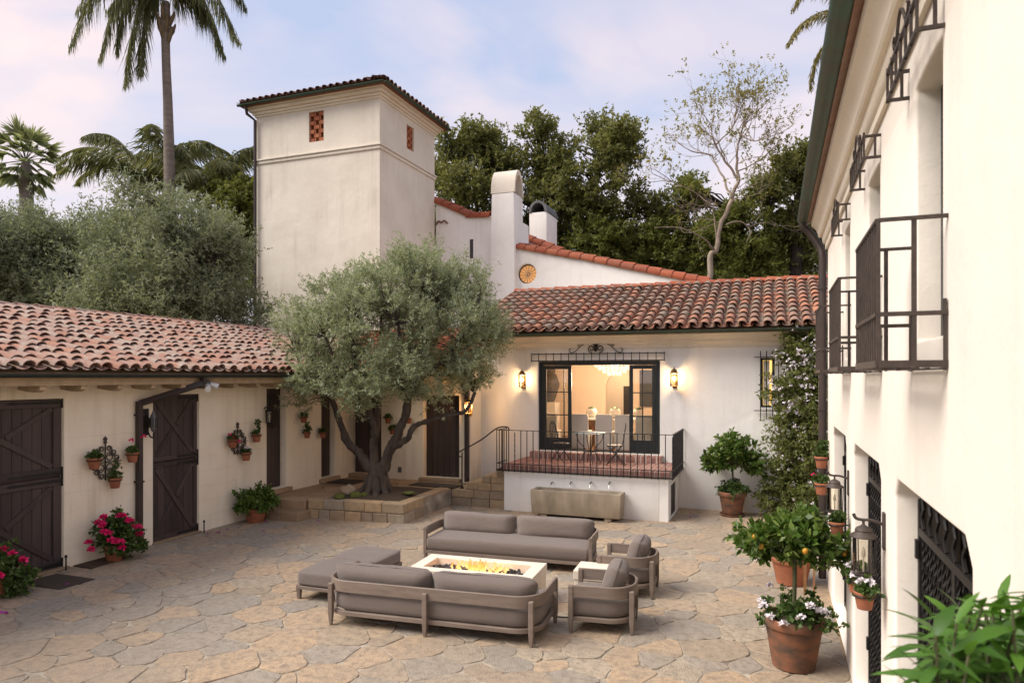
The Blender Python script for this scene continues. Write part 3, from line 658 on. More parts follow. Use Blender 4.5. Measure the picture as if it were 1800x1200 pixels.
# French doors: frame, two pairs of leaves slid aside; each leaf has stiles, glazing bars and panes
fr = MB().box(fx0, fx0+.10, YB+.06, YB+.20, fz0, fz1).box(fx1-.10, fx1, YB+.06, YB+.20, fz0, fz1).box(fx0+.101, fx1-.101, YB+.06, YB+.20, fz1-.10, fz1).box(fx0+.101, fx1-.101, YB+.04, YB+.22, fz0, fz0+.03).build('door_frame', 'steel_black', wing, bevel=.004, seg=1)
def leaf_door(x0, x1, y, split):
    d = MB().box(x0, x0+.09, y, y+.05, fz0+.035, fz1-.105).box(x1-.09, x1, y, y+.05, fz0+.035, fz1-.105).box(x0+.091, x1-.091, y, y+.05, fz1-.20, fz1-.105).box(x0+.091, x1-.091, y, y+.05, fz0+.035, fz0+.32).build('french_door', 'steel_black', wing, bevel=.004, seg=1)
    za, zb = fz0+.321, fz1-.201; h = (zb-za)/3
    for k in (1, 2): MB().box(x0+.091, x1-.091, y+.005, y+.045, za+k*h-.013, za+k*h+.013).build('glazing_bar', 'steel_black', d)
    xm = lerp(x0, x1, split); MB().box(xm-.012, xm+.012, y+.007, y+.043, za+.001, zb-.001).build('glazing_bar', 'steel_black', d)
    for k in range(3):
        for (p, q) in ((x0+.092, xm-.0125), (xm+.0125, x1-.092)):
            MB().box(p, q, y+.022, y+.028, za+k*h+.0135, za+(k+1)*h-.0135).build('pane', 'glass', d)
    return d
leaf_door(fx0+.105, onY(1003, 700, YB).x, YB+.07, .74); leaf_door(onY(1105, 700, YB).x, fx1-.105, YB+.07, .5)
# ironwork over the doors
g = thing('door_grille', 'black wrought-iron ladder grille with scroll crest over the French doors', 'grille', ((fx0+fx1)/2, YB-.1, 3.5))
gx0, gx1 = onY(934, 630, YB-.1).x, onY(1168, 628, YB-.1).x; gz0, gz1 = 3.50, 3.67
for z in (gz0, gz1): MB().bar((gx0, YB-.1, z), (gx1, YB-.1, z), .025, .022).build('rail', 'iron', g)
for k in range(18): x = lerp(gx0, gx1, k/17); MB().bar((x, YB-.1, gz0-.02), (x, YB-.1, gz1+.03), .016).build('rung', 'iron', g)
for x in (gx0+.02, gx1-.02):
    MB().bar((x, YB+.01, gz0), (x, YB-.1, gz0), .02).bar((x, YB+.01, gz1), (x, YB-.1, gz1), .02).build('bracket', 'iron', g)
def spiral(c, r0, turns, sx, n=26, a0=-PI/2):
    """flat scroll in X-Z around c"""
    return [V((c[0]+sx*math.cos(a0+turns*2*PI*t/n)*r0*(1-.72*t/n), c[1], c[2]+math.sin(a0+turns*2*PI*t/n)*r0*(1-.72*t/n))) for t in range(n+1)]
xm = (gx0+gx1)/2; yy = YB-.1
for s in (-1, 1):
    pts = curve([(xm+s*.05, yy, gz1+.22), (xm+s*.2, yy, gz1+.26), (xm+s*.38, yy, gz1+.19), (xm+s*.5, yy, gz1+.07), (xm+s*.62, yy, gz1+.02), (xm+s*.68, yy, gz1+.10), (xm+s*.62, yy, gz1+.13)], 5)
    MB().tube(pts, .011, 5).build('scroll', 'iron', g)
    MB().tube(spiral((xm+s*.11, yy, gz1+.12), .09, 1.3, s), .013, 5).build('scroll', 'iron', g)
    MB().tube(spiral((xm+s*.42, yy, gz1+.22), .04, 1.1, s), .008, 5).build('scroll', 'iron', g)
MB().lathe([(.0, 0), (.05, .04), (.035, .1), (.06, .15), (.03, .21), (.012, .26), (.0, .3)], 8, (xm, yy, gz1+.04)).build('finial', 'iron', g, smooth=30)
# narrow window with its bars
nw = MB().box(wx0+.01, wx1-.01, YB+.10, YB+.14, wz0+.01, wz1-.01).build('window', 'lit_window', wing)
MB().box(wx0, wx0+.05, YB+.06, YB+.16, wz0, wz1).box(wx1-.05, wx1, YB+.06, YB+.16, wz0, wz1).box(wx0, wx1, YB+.055, YB+.165, wz1-.05, wz1).box(wx0, wx1, YB+.055, YB+.165, wz0, wz0+.05).build('frame', 'steel_black', nw)
MB().box(wx0+.055, wx0+.19, YB+.085, YB+.098, wz0+.055, wz1-.055).build('curtain', 'slipcover', nw)
MB().box(wx0+.192, wx1-.055, YB+.07, YB+.076, wz0+.055, wz1-.055).build('pane', 'glass', nw)
for k in range(4): x = lerp(wx0+.0, wx1+.08, k/3); MB().tube([(x, YB-.07, wz0-.26), (x, YB-.07, wz1+.16)], .011, 6).build('bar', 'iron', nw)
for z in (wz0-.07, wz1+.02): MB().bar((wx0-.14, YB-.07, z), (wx1+.16, YB-.07, z), .018).build('bar', 'iron', nw)
# low cellar opening behind the vine
p = onY(1350, 845, YB); MB().box(p.x-.12, p.x+.6, YB-.012, YB+.01, .40, .66).build('vent_opening', 'dark_furnishing', wing)

# the lit room behind
rx0, rx1, ry1, rz1 = -7.08, -1.0, 21.2, 4.05
rm = MB(); rm.box(rx0, rx1, YB+.323, ry1, 1.10, 1.24); rm.build('interior_floor', 'wood_warm', wing)
MB().box(rx0, rx1, YB+.323, ry1, rz1, rz1+.04).build('interior_ceiling', 'room_wall', wing)
MB().box(rx0, rx0+.06, YB+.323, ry1, 1.241, rz1-.001).box(rx1-.06, rx1, YB+.323, ry1, 1.241, rz1-.001).build('interior_wall', 'room_wall', wing)
ax0, ax1 = onY(1066, 700, ry1).x, onY(1112, 700, ry1).x; az = onY(1085, 655, ry1).z
arch = [(ax0, 1.242), (ax1, 1.242)]+[(lerp(ax1, ax0, .5-.5*math.cos(PI*t/12)), az-.5+.5*math.sin(PI*t/12)) for t in range(13)]
poly_wall(rect(rx0+.061, rx1-.061, 1.241, rz1-.002), [arch], fY(ry1-.12), 0, .1, 'interior_wall', 'room_wall', wing)
MB().box(ax0-.6, ax1+.9, ry1+1.5, ry1+1.54, 1.2, 4).build('hall_wall', 'room_wall', wing)
MB().box(ax0+.35, ax1+.1, ry1+.9, ry1+1.0, 1.2, 2.8).build('hall_cabinet', 'dark_furnishing', wing)
def point(name, loc, w, c=(1, .66, .34), r=.06):
    l = bpy.data.lights.new(name, 'POINT'); l.energy = w; l.color = c; l.shadow_soft_size = r
    o = bpy.data.objects.new(name, l); col.objects.link(o); o.location = loc; return o
# ------------------------------------------------------------ terrace
tx0, tx1, ty0 = -5.88, -2.10, 14.97
ter = thing('terrace', 'raised white plastered terrace with brick deck and black iron railing', 'terrace', ((tx0+tx1)/2, ty0, 0))
poly_wall([(ty0, -.05), (YB-.003, -.05), (YB-.003, .92), (ty0, .92)], [rect(15.35, 16.2, .02, .72)], fX(tx1, -1), 0, .2, 'side_wall', 'stucco_white', ter, bevel=.012)
MB().box(tx0, tx1-.203, ty0, ty0+.22, -.05, .92).box(tx0, tx0+.2, ty0+.223, YB-.003, -.05, .92).build('plinth', 'stucco_white', ter, bevel=.015, smooth=30)
MB().box(tx0+.25, tx1-.203, ty0+.3, YB-.02, -.04, .9).build('hatch_back', 'dark_furnishing', ter)
MB().box(tx1-.06, tx1-.03, 15.352, 16.198, .022, .718).build('hatch_door', 'dark_furnishing', ter)
deck = MB().box(tx0-.03, tx1+.03, ty0-.028, YB-.004, .923, 1.060).build('deck', 'brick_mortar', ter)
bme = MB().box(-.047, .047, -.100, .100, -.066, 0).mesh('brick', 'brick', bevel=.006, seg=1)
nb = int((tx1-tx0+.08)/.108)
for j in range(8):
    for i in range(nb):
        x = tx0-.035+(i+.5)*(tx1-tx0+.07)/nb; y = ty0+.06+j*.217
        if y > YB-.48 and fx0-.05 < x < fx1+.05 and j == 7: continue
        inst('brick', bme, deck, (Matrix.Translation((x, y, 1.068+random.uniform(-.002, .002))) @ (Matrix.Diagonal((1, 1, 2.1, 1)) if j == 0 else Matrix.Identity(4))) @ Matrix.Rotation(random.uniform(-.01, .01), 4, 'Z'))
bfe = MB().box(-.092, .092, -.05, .05, -.06, .06).mesh('brick', 'brick', bevel=.006, seg=1)
step = MB().box(fx0-.08, fx1+.08, YB-.40, YB-.005, 1.063, 1.225).build('door_step', 'brick_mortar', ter)
n = 27
for i in range(n):
    x = lerp(fx0-.04, fx1+.04, i/(n-1)); inst('brick', bme, step, Matrix.Translation((x, YB-.305, 1.235)))
    b2 = inst('brick', bme, step, Matrix.Translation((x, YB-.408, 1.135)) @ Matrix.Rotation(PI/2, 4, 'X') @ Matrix.Diagonal((1, .62, 1, 1)))
# railing
rail = MB().bar((tx0-.13, ty0-.12, 1.87), (tx1+.1, ty0-.12, 1.87), .035, .014).bar((tx1+.1, ty0-.12, 1.87), (tx1+.1, YB-.01, 1.87), .035, .014).bar((tx0-.13, ty0-.12, 1.87), (tx0-.13, ty0+.5, 1.87), .035, .014).build('railing', 'iron', ter)
for z, w in ((1.10, .016), (.945, .03)): MB().bar((tx0-.13, ty0-.12, z), (tx1+.1, ty0-.12, z), .03, w).bar((tx1+.1, ty0-.12, z), (tx1+.1, YB-.01, z), .03, w).bar((tx0-.13, ty0-.12, z), (tx0-.13, ty0+.5, z), .03, w).build('rail', 'iron', rail)
bal = MB().bar((0, 0, .915), (0, 0, 1.865), .017).mesh('baluster', 'iron')
twist = MB()
for k in range(26):
    a = k*.5; c = V((0, 0, .915+k*.0365)); twist.add([c+V((math.cos(a+q*PI/2)*.013, math.sin(a+q*PI/2)*.013, 0)) for q in range(4)], [])
twist.f = [(k*4+q, k*4+(q+1) % 4, k*4+4+(q+1) % 4, k*4+4+q) for k in range(25) for q in range(4)]
tw = twist.mesh('baluster', 'iron')
for k in range(28):
    x = lerp(tx0-.13, tx1+.1, k/27); inst('baluster', tw if k % 6 == 3 else bal, rail, Matrix.Translation((x, ty0-.12, 0)))
for k in range(1, 14): inst('baluster', bal, rail, Matrix.Translation((tx1+.1, lerp(ty0-.12, YB-.05, k/13), 0)))
for k in range(1, 5): inst('baluster', bal, rail, Matrix.Translation((tx0-.13, ty0-.12+k*.155, 0)))
# stone stair from the landing up to the terrace
stair = thing('terrace_stair', 'flight of tan stone steps rising from the landing to the iron-railed terrace', 'steps', (-6.6, 15.4, 0))
zs = [-.02, .20, .40, .58, .75, .92]; xs = [-7.29, -7.29, -7.29, -6.90, -6.50, -6.12]
for k in range(5):
    x = xs[k+1]; xe = tx0-.004; n = 3 if xe-x > 1 else (2 if xe-x > .5 else 1); cut = [x]+sorted(lerp(x, xe, (q+random.uniform(.7, 1.3))/n) for q in range(n-1))+[xe]
    for a, b in zip(cut, cut[1:]): MB().box(a+.004, b-.004, ty0+.12+random.uniform(-.012, .012), YB-.01, zs[k]+.003, zs[k+1]-.003).build('stone', 'wall_stone', stair, bevel=.016, seg=2)
hr = thing('stair_handrail', 'thin black iron handrail with curled end beside the terrace steps', 'handrail', (-7.05, 15.05, .4))
pb = V((-7.06, 15.2, .40)); pt = V((-7.06, 15.2, 1.28))
MB().tube([pb, pt], .016, 8).build('post', 'iron', hr); MB().lathe([(.045, 0), (.045, .03), (.02, .06)], 10, pb).build('foot', 'iron', hr)
MB().tube(curve([pt+V((0, 0, -.12)), pt+V((-.09, 0, -.10)), pt+V((-.10, 0, -.02)), pt+V((-.02, 0, .03)), (-6.5, 15.05, 1.60), (tx0-.15, 14.9, 1.90), (tx0+.12, 14.87, 1.94), (tx0+.17, 14.87, 1.86)], 6), .016, 6).build('rail', 'iron', hr, smooth=40)
# trough and spouts
tr = thing('stone_trough', 'long weathered stone trough on feet below the terrace spouts', 'trough', (-4.05, 14.7, 0))
a, b, c, d, z0, z1 = -5.06, -3.02, 14.46, 14.93, .075, .60
MB().add([(a+.03, c+.02, z0), (b-.03, c+.02, z0), (b-.03, d, z0), (a+.03, d, z0), (a, c, z1), (b, c, z1), (b, d, z1), (a, d, z1), (a+.09, c+.09, z1), (b-.09, c+.09, z1), (b-.09, d-.06, z1), (a+.09, d-.06, z1), (a+.11, c+.11, z1-.3), (b-.11, c+.11, z1-.3), (b-.11, d-.08, z1-.3), (a+.11, d-.08, z1-.3)],
         [(3, 2, 1, 0), (0, 1, 5, 4), (1, 2, 6, 5), (2, 3, 7, 6), (3, 0, 4, 7), (4, 5, 9, 8), (5, 6, 10, 9), (6, 7, 11, 10), (7, 4, 8, 11), (8, 9, 13, 12), (9, 10, 14, 13), (10, 11, 15, 14), (11, 8, 12, 15), (12, 13, 14, 15)]).build('basin', 'trough_stone', tr, bevel=.018, seg=2, smooth=50)
MB().add([(a+.1, c+.1, z1-.10), (b-.1, c+.1, z1-.10), (b-.1, d-.07, z1-.10), (a+.1, d-.07, z1-.10)], [(0, 1, 2, 3)]).build('water', 'water', tr)
for x in (a+.3, b-.3): MB().box(x-.07, x+.07, c+.05, d-.05, .002, .08).build('foot', 'trough_stone', tr, bevel=.01)
for k, px in enumerate((972, 1005, 1040, 1073)):
    p = onY(px, 847, ty0); s = thing('water_spout', 'small bronze water spout in the terrace wall above the trough', 'spout', (p.x, ty0, p.z), 0, 'spouts above the trough')
    MB().lathe([(.045, 0), (.045, .012), (.02, .02)], 12).build('rosette', 'iron_brown', s).matrix_basis = Matrix.Rotation(PI/2, 4, 'X')
    q = V((p.x, ty0, p.z)); MB().tube([q, q+V((0, -.10, .01)), q+V((0, -.15, -.03))], [.012, .010, .013], 8).build('nozzle', 'iron_brown', s, smooth=40)
    MB().tube([q+V((0, -.15, -.03)), q+V((0, -.19, -.1)), (q.x, q.y-.21, .5)], .005, 6).build('water_jet', 'water_stream', s)

# ------------------------------------------------------------ planter bed round the olive
A, B, C = V((-9.58, 12.60, 0)), V((-7.28, 12.80, 0)), V((-7.36, 15.08, 0))
pl = thing('planter_bed', 'low tan stone block planter bed around the olive trunk', 'planter', (-8.5, 13.5, 0))
def stone_run(p, q, zc, thick, parent):
    d = (q-p); L = d.length; d = d.normalized(); nrm = V((-d.y, d.x, 0)); M0 = frame(p, d, nrm)
    for (z0, z1) in zc:
        x = 0
        while x < L-.02:
            w = random.uniform(.24, .5); w = L-x if L-x-w < .18 else w
            mb = MB(); j = lambda: random.uniform(-.012, .012)
            mb.box(x+.005, x+w-.005, -.01, thick, z0+.004, z1-.004)
            mb.v = [(M0 @ V((vx+j()*.5, vy+j(), vz+j()*.4))) for vx, vy, vz in mb.v]
            mb.build('stone', 'wall_stone', parent, bevel=.02, seg=2); x += w
stone_run(A, B, ((-.02, .20), (.20, .425)), .26, pl); stone_run(B, C, ((-.02, .22), (.22, .425)), .26, pl)
MB().prism([(A.x, A.y+.03), (B.x-.02, B.y+.03), (C.x-.03, C.y), (-9.58, 14.9)], lambda u, v, w: V((u, v, w)), -.02, .31).build('core', 'mortar', pl)
soil = MB(); sn = 14
P4 = [V((-9.30, 12.84, .405)), V((-7.50, 13.02, .405)), V((-7.56, 14.85, .405)), V((-8.95, 14.75, .405))]
for i in range(sn+1):
    for j in range(sn+1):
        p = P4[0].lerp(P4[1], i/sn).lerp(P4[3].lerp(P4[2], i/sn), j/sn); soil.v.append((p.x, p.y, p.z+(.03*noise.noise(p*3)+.05)*math.sin(PI*i/sn)**.3*math.sin(PI*j/sn)**.3+.045*math.sin(PI*i/sn)*math.sin(PI*j/sn)))
soil.f = [(i*(sn+1)+j, (i+1)*(sn+1)+j, (i+1)*(sn+1)+j+1, i*(sn+1)+j+1) for i in range(sn) for j in range(sn)]
soil.build('soil', 'soil', pl, smooth=60)
def blob(name, mat, parent, c, r, amp=.25, sub=3, seed=0, sc=1.6):
    bm = bmesh.new(); bmesh.ops.create_icosphere(bm, subdivisions=sub, radius=1)
    for v in bm.verts:
        k = 1+amp*noise.noise(v.co*sc+V((seed*3.1, seed, 0)))+amp*.4*noise.noise(v.co*sc*2.7+V((seed, 0, 9))); v.co = V((v.co.x*r[0]*k, v.co.y*r[1]*k, v.co.z*r[2]*k))
    me = bpy.data.meshes.new(name); bm.to_mesh(me); bm.free(); me.materials.append(MATS[mat]); me.polygons.foreach_set('use_smooth', [True]*len(me.polygons))
    o = bpy.data.objects.new(name, me); col.objects.link(o); o.location = c; o.parent = parent; return o
p = gp(612, 868, .42); tag(blob('boulder', 'boulder', None, (p.x, p.y, .50), (.20, .16, .15), .3, 3, 2), 'tan boulder lying on the soil by the olive trunk', 'rock')
for k, (px, py, s) in enumerate(((597, 876, .13), (626, 874, .15), (640, 873, .10))):
    p = gp(px, py, .42); tag(blob('moss_cushion', 'moss', None, (p.x, p.y, .465), (s, s*.8, s*.6), .3, 3, k+5, 3), 'yellow-green moss cushion in the planter bed beside the boulder', 'moss', 'moss cushions in the planter')
p = gp(719, 872, .42); tag(blob('moss_cushion', 'moss', None, (p.x, p.y, .50), (.15, .11, .03), .4, 3, 11, 3), 'flat sparse moss patch on dark soil behind the olive trunk', 'moss')
# door mats, floor grate
for (px, py, z, w, d, lb) in ((600, 846, .405, 1.1, .62, 'dark door mat on the landing by the left-hand entry door'), (766, 853, .405, 1.25, .5, 'dark door mat on the landing before the lamp-lit door')):
    p = gp(px, py, z); o = MB().box(p.x-w/2, p.x+w/2, p.y-d/2, p.y+d/2, z+.003, z+.022).build('door_mat', 'mat_rug', bevel=.006); tag(o, lb, 'door mat')
p = gp(102, 1022); tag(MB().box(p.x-.42, p.x+.42, p.y-.28, p.y+.28, .004, .014).build('door_mat', 'mat_rug', bevel=.004), 'brown mat on the flagstones by the large Dutch door', 'door mat')

# ------------------------------------------------------------ tower
TY, TX1 = 20.3, -12.5; TX0 = onY(451, 300, TY).x; TD = 4.05
tw_ = thing('tower', 'tall square beige plastered tower with low tiled hip roof', 'tower', ((TX0+TX1)/2, TY+TD/2, 0))
zb_, zc_, zt_ = 10.85, 12.55, 12.9
g0, g1 = onY(543, 198, TY), onY(569, 247, TY); h0, h1 = onX(715, 218, TX1), onX(727.5, 268, TX1)
poly_wall(rect(TX0, TX1-.303, 0, zt_), [rect(g0.x, g1.x, g1.z, g0.z)], fY(TY), 0, .3, 'wall', 'stucco_tower', tw_)
poly_wall(rect(TY, TY+TD, 0, zt_), [rect(h0.y, h1.y, h1.z, h0.z)], fX(TX1, -1), 0, .3, 'wall', 'stucco_tower', tw_)
MB().box(TX0, TX0+.3, TY+.303, TY+TD, 0, zt_).box(TX0+.303, TX1-.303, TY+TD-.3, TY+TD, 0, zt_).build('wall', 'stucco_tower', tw_)
def ring(e, z0, z1, name, mat): return MB().box(TX0-e, TX1+e, TY-e, TY+TD+e, z0, z1).build(name, mat, tw_, bevel=min(.03, (z1-z0)*.3), seg=2)
ring(.05, zb_-.02, zb_+.10, 'belt_course', 'stucco_tower'); ring(.09, zb_+.10, zb_+.16, 'belt_course', 'stucco_tower')
for k, (e, a, b) in enumerate(((.05, zc_, zc_+.08), (.11, zc_+.08, zc_+.17), (.20, zc_+.17, zc_+.29), (.28, zc_+.29, zc_+.38))): ring(e, a, b, 'cornice', 'cornice')
e = .40; ze = zc_+.40; ap = V(((TX0+TX1)/2, TY+TD/2, ze+.85))
cs = [V((TX0-e, TY-e, ze)), V((TX1+e, TY-e, ze)), V((TX1+e, TY+TD+e, ze)), V((TX0-e, TY+TD+e, ze))]
roofT = MB().add([c for c in cs]+[ap]+[c-V((0, 0, .08)) for c in cs], [(0, 1, 4), (1, 2, 4), (2, 3, 4), (3, 0, 4), (8, 7, 6, 5), (0, 5, 6, 1), (1, 6, 7, 2), (2, 7, 8, 3), (3, 8, 5, 0)]).build('roof', 'tile_tower', tw_)
w0 = cs[1].x-cs[0].x; n = int(w0/.27)
up1 = (ap-(cs[0]+cs[1])/2); up2 = (ap-(cs[1]+cs[2])/2)
roof_tiles(roofT, cs[0]-V((0, .03, 0)), (1, 0, 0), up1, n, w0/n, 3, .42, 'tile_tower', 200, .012, .02, keep=lambda i, j: j*1.25 <= min(i, n-1-i)+.3)
w1 = cs[2].y-cs[1].y; n2 = int(w1/.27)
roof_tiles(roofT, cs[1]+V((.03, 0, 0)), (0, 1, 0), up2, n2, w1/n2, 3, .42, 'tile_tower', 200, .012, .02, keep=lambda i, j: j*1.25 <= min(i, n2-1-i)+.3)
for q in (0, 1, 2): ridge(roofT, cs[q]+V((0, 0, .04)), ap+V((0, 0, .04)), 'tile_tower', .42, .13)
gutter_run(tw_, cs[0]+V((-.05, -.06, -.03)), cs[1]+V((.05, -.06, -.03)), .065, 'copper_green'); gutter_run(tw_, cs[1]+V((.06, -.05, -.03)), cs[2]+V((.06, .05, -.03)), .065, 'copper_green')
MB().tube([(TX0-.12, TY-.42, ze-.08), (TX0-.12, TY-.36, ze-.35), (TX0+.02, TY-.1, zc_-.12), (TX0+.02, TY-.1, 0)], .055, 8).build('downspout', 'pipe_brown', tw_, smooth=40)
def brick_grille(parent, fn, u0, u1, v0, v1):
    gr = MB().prism(rect(u0, u1, v0, v1), fn, .26, .29).build('grille', 'brick_orange', parent)
    rows = 7; h = (v1-v0)/rows; w = (u1-u0)/3
    for r_ in range(rows):
        for c_ in range(3):
            full = (r_+c_) % 2 == 0
            z0 = v0+r_*h; a = u0+c_*w
            if full: MB().prism(rect(a+.01, a+w-.01, z0+.006, z0+h-.006), fn, .05, .22).build('brick', 'brick_orange', gr, bevel=.008, seg=1)
            else:
                MB().prism(rect(a+.004, a+w*.2, z0+.006, z0+h-.006), fn, .06, .2).build('brick', 'brick_orange', gr)
                MB().prism(rect(a+w*.8, a+w-.004, z0+.006, z0+h-.006), fn, .06, .2).build('brick', 'brick_orange', gr)
brick_grille(tw_, fY(TY), g0.x, g1.x, g1.z, g0.z)
brick_grille(tw_, fX(TX1, -1), min(h0.y, h1.y), max(h0.y, h1.y), h1.z, h0.z)

# ------------------------------------------------------------ main house behind: gable front, chimneys
MY = TY+TD+.05
mh = thing('main_house', 'white plastered main house front with swooping red tile coping and round window', 'building', (-8, MY, 0))
top = [onY(x, y, MY) for x, y in ((764, 354), (790, 364), (826, 380), (862, 379), (905, 382), (905, 434), (960, 443), (1020, 453), (1090, 467), (1160, 481), (1245, 497))]
outer = [(TX1+.02, 0), (top[-1].x+2.2, 0), (top[-1].x+2.2, top[-1].z-.4)]+[(t.x, t.z) for t in reversed(top)]+[(TX1+.02, top[0].z+.1)]
rw = onY(926, 481, MY); rr = .37
poly_wall(outer, [circle(rw.x, rw.z, rr)], fY(MY), 0, 1.6, 'wall', 'stucco_white', mh, bevel=.03, smooth=True)
win = MB().prism(circle(rw.x, rw.z, rr+.02, 28), fY(MY), .17, .19).build('window', 'bronze_disc', mh)
for k in range(14): a = 2*PI*k/14+.1; MB().bar((rw.x+.03*math.cos(a), MY+.16, rw.z+.03*math.sin(a)), (rw.x+rr*math.cos(a), MY+.16, rw.z+rr*math.sin(a)), .011, .014).build('leading', 'lead', win)
n = 30; rim = MB()
rim.tube([V((rw.x+(rr-.015)*math.cos(2*PI*k/n), MY+.15, rw.z+(rr-.015)*math.sin(2*PI*k/n))) for k in range(n+1)], .025, 6); rim.build('frame', 'iron_brown', win, smooth=50)
def coping(pts, parent, y, mat='tile_red'):
    for a, b in zip(pts, pts[1:]):
        a2, b2 = V((a.x, y, a.z)), V((b.x, y, b.z)); ridge(parent, b2, a2, mat, .52, .155, 'coping_tile', up=(0, -.55, .83), hf=.9)
        ridge(parent, b2+V((0, .30, .09)), a2+V((0, .30, .09)), mat, .52, .155, 'coping_tile', hf=.9)
cp = MB().box(top[1].x, top[2].x, MY+.2, MY+.24, top[2].z-.3, top[2].z-.1).build('coping', 'tile_red', mh)
coping(top[0:4], cp, MY+.04); coping(top[5:], cp, MY+.04)
MB().prism([(top[0].x, top[0].z-.1), (top[3].x, top[3].z-.1), (top[5].x, top[5].z-.1), (top[-1].x, top[-1].z-.1), (top[-1].x+2, top[-1].z-.6), (top[0].x, top[-1].z-.8)], fY(MY), 1.62, 6).build('rear_roof', 'tile_red', mh)
# bird-shaped vent tile and slit
p = onY(777, 393, MY); MB().tube(curve([(p.x-.26, MY-.05, p.z-.04), (p.x-.12, MY-.06, p.z+.09), (p.x, MY-.06, p.z+.03), (p.x+.12, MY-.06, p.z+.09), (p.x+.26, MY-.05, p.z-.02)], 5), .035, 6).build('vent_tile', 'tile_tower', mh)
p = onY(829, 437, MY); MB().prism(rect(p.x-.07, p.x+.07, p.z-.38, p.z+.36), fY(MY), -.012, .02).build('slit_window', 'window_glass_dark', mh)
def chimney(parent, px0, px1, ytop, ybot, y, depth, axis, capmat, bodymat='stucco_white', flare=.0):
    a, b = onY(px0, ytop, y), onY(px1, ytop, y); zb = onY(px0, ybot, y).z; w = b.x-a.x; ch = w*.62 if axis == 'Y' else .95
    zc = a.z-ch; f = flare
    body = MB().add([(a.x-f, y-f, zb), (b.x+f, y-f, zb), (b.x+f, y+depth, zb), (a.x-f, y+depth, zb), (a.x, y, zc), (b.x, y, zc), (b.x, y+depth, zc), (a.x, y+depth, zc)],
        [(0, 3, 2, 1), (4, 5, 6, 7), (0, 1, 5, 4), (1, 2, 6, 5), (2, 3, 7, 6), (3, 0, 4, 7)]).build('chimney', bodymat, parent, bevel=.04, seg=2, smooth=40)
    span = w if axis == 'Y' else depth; nn = 10
    def prof(s, k): return [(-span/2*s, 0)]+[(span/2*s*(-math.cos(PI*t/nn))*(1-.12*math.sin(PI*t/nn)), k*ch*(math.sin(PI*t/nn)**.8)) for t in range(1, nn)]+[(span/2*s, 0)]
    if axis == 'Y': fn = lambda u, v, q: V(((a.x+b.x)/2+u, y+q, zc+.002+v))
    else: fn = lambda u, v, q: V((b.x-q, y+depth/2+u, zc+.002+v))
    L = depth if axis == 'Y' else w
    cap = MB(); o_, i_ = prof(1.06 if axis == 'Y' else 1, 1), prof(.78, .80)
    n_ = len(o_); vs_ = [fn(u, v, -.03) for u, v in o_]+[fn(u, v, -.03) for u, v in i_]+[fn(u, v, L+.03) for u, v in o_]+[fn(u, v, L*.6) for u, v in i_]
    fs = []
    for k in range(n_-1): fs += [(k, k+1, n_+k+1, n_+k), (k, 2*n_+k, 2*n_+k+1, k+1), (n_+k, n_+k+1, 3*n_+k+1, 3*n_+k)]
    fs.append(tuple(range(2*n_, 3*n_)))
    cap.add(vs_, fs).build('cap', capmat, body, smooth=50)
    MB().add([fn(u, v, L*.6-.01) for u, v in i_], [tuple(range(n_))]).build('flue', 'dark_furnishing', body)
    return body
chimney(mh, 864, 903, 297, 760, MY-.22, 1.0, 'X', 'stucco_tower', 'stucco_white', .16)
c2 = chimney(mh, 930, 961, 354, 480, MY+3.2, 1.5, 'Y', 'lead')
p = onY(952, 345, MY+3.6); MB().tube([(p.x, MY+3.9, p.z-.9), (p.x, MY+3.9, p.z)], .02, 5).build('vent_pipe', 'lead', c2)
# the upper roof edge behind
q = [onY(x, y, MY+2.1) for x, y in ((897, 407), (935, 424), (985, 443))]
MB().prism([(q[0].x, 4), (q[2].x, 4), (q[2].x, q[2].z), (q[1].x, q[1].z), (q[0].x, q[0].z)], fY(MY+2.1), 0, 1.0).build('upper_wall', 'stucco_white', mh)
coping(q, cp, MY+2.14)
# ------------------------------------------------------------ right-hand wing
rwg = thing('right_wing', 'tall cream plastered wing with iron balconies and deep gate openings', 'building', (XR, 6, 0))
gates = [(8.42, 10.25), (5.80, 7.72), (3.27, 5.18)]; GH = 2.43
wins = [(3.79, 4.47), (5.84, 6.58), (8.03, 8.68), (10.35, 10.62)]
holes = []
for a, b in gates: c = .11; holes.append([(a, .0), (b, .0), (b, GH-c), (b-c, GH), (a+c, GH), (a, GH-c)])
for k, (a, b) in enumerate(wins): holes.append([(a, 3.30 if k < 3 else 3.6), (b, 3.30 if k < 3 else 3.6)]+[(lerp(b, a, t/6), (4.72 if k < 3 else 4.3)+.012*math.sin(PI*t/6)) for t in range(7)])
for h in holes[:3]: h[0] = (h[0][0], .03); h[1] = (h[1][0], .03)
poly_wall(rect(-4, 11.2, -.05, 5.3), holes, fX(XR, 1), 0, .22, 'wall', 'stucco_right', rwg, bevel=.022, seg=3, smooth=True)
MB().box(XR+.225, 6, 10.9, 11.2, -.05, 5.3).box(XR+.225, 6, -4, -3.7, -.05, 5.3).build('end_wall', 'stucco_right', rwg)
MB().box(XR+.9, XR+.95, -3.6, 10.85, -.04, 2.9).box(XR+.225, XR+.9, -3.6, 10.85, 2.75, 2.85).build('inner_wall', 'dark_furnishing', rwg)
MB().prism([(XR-.002, 4.99), (.715, 4.99), (.715, 5.06), (.695, 5.075), (.68, 5.10), (.672, 5.14), (.665, 5.165), (.635, 5.17), (.62, 5.19), (.612, 5.23), (.59, 5.28), (.555, 5.32), (.53, 5.335), (.525, 5.36), (.525, 5.42), (XR-.002, 5.42)], lambda u, v, w: V((u, w, v)), -4, 11.25).build('cornice', 'cornice', rwg, smooth=25)
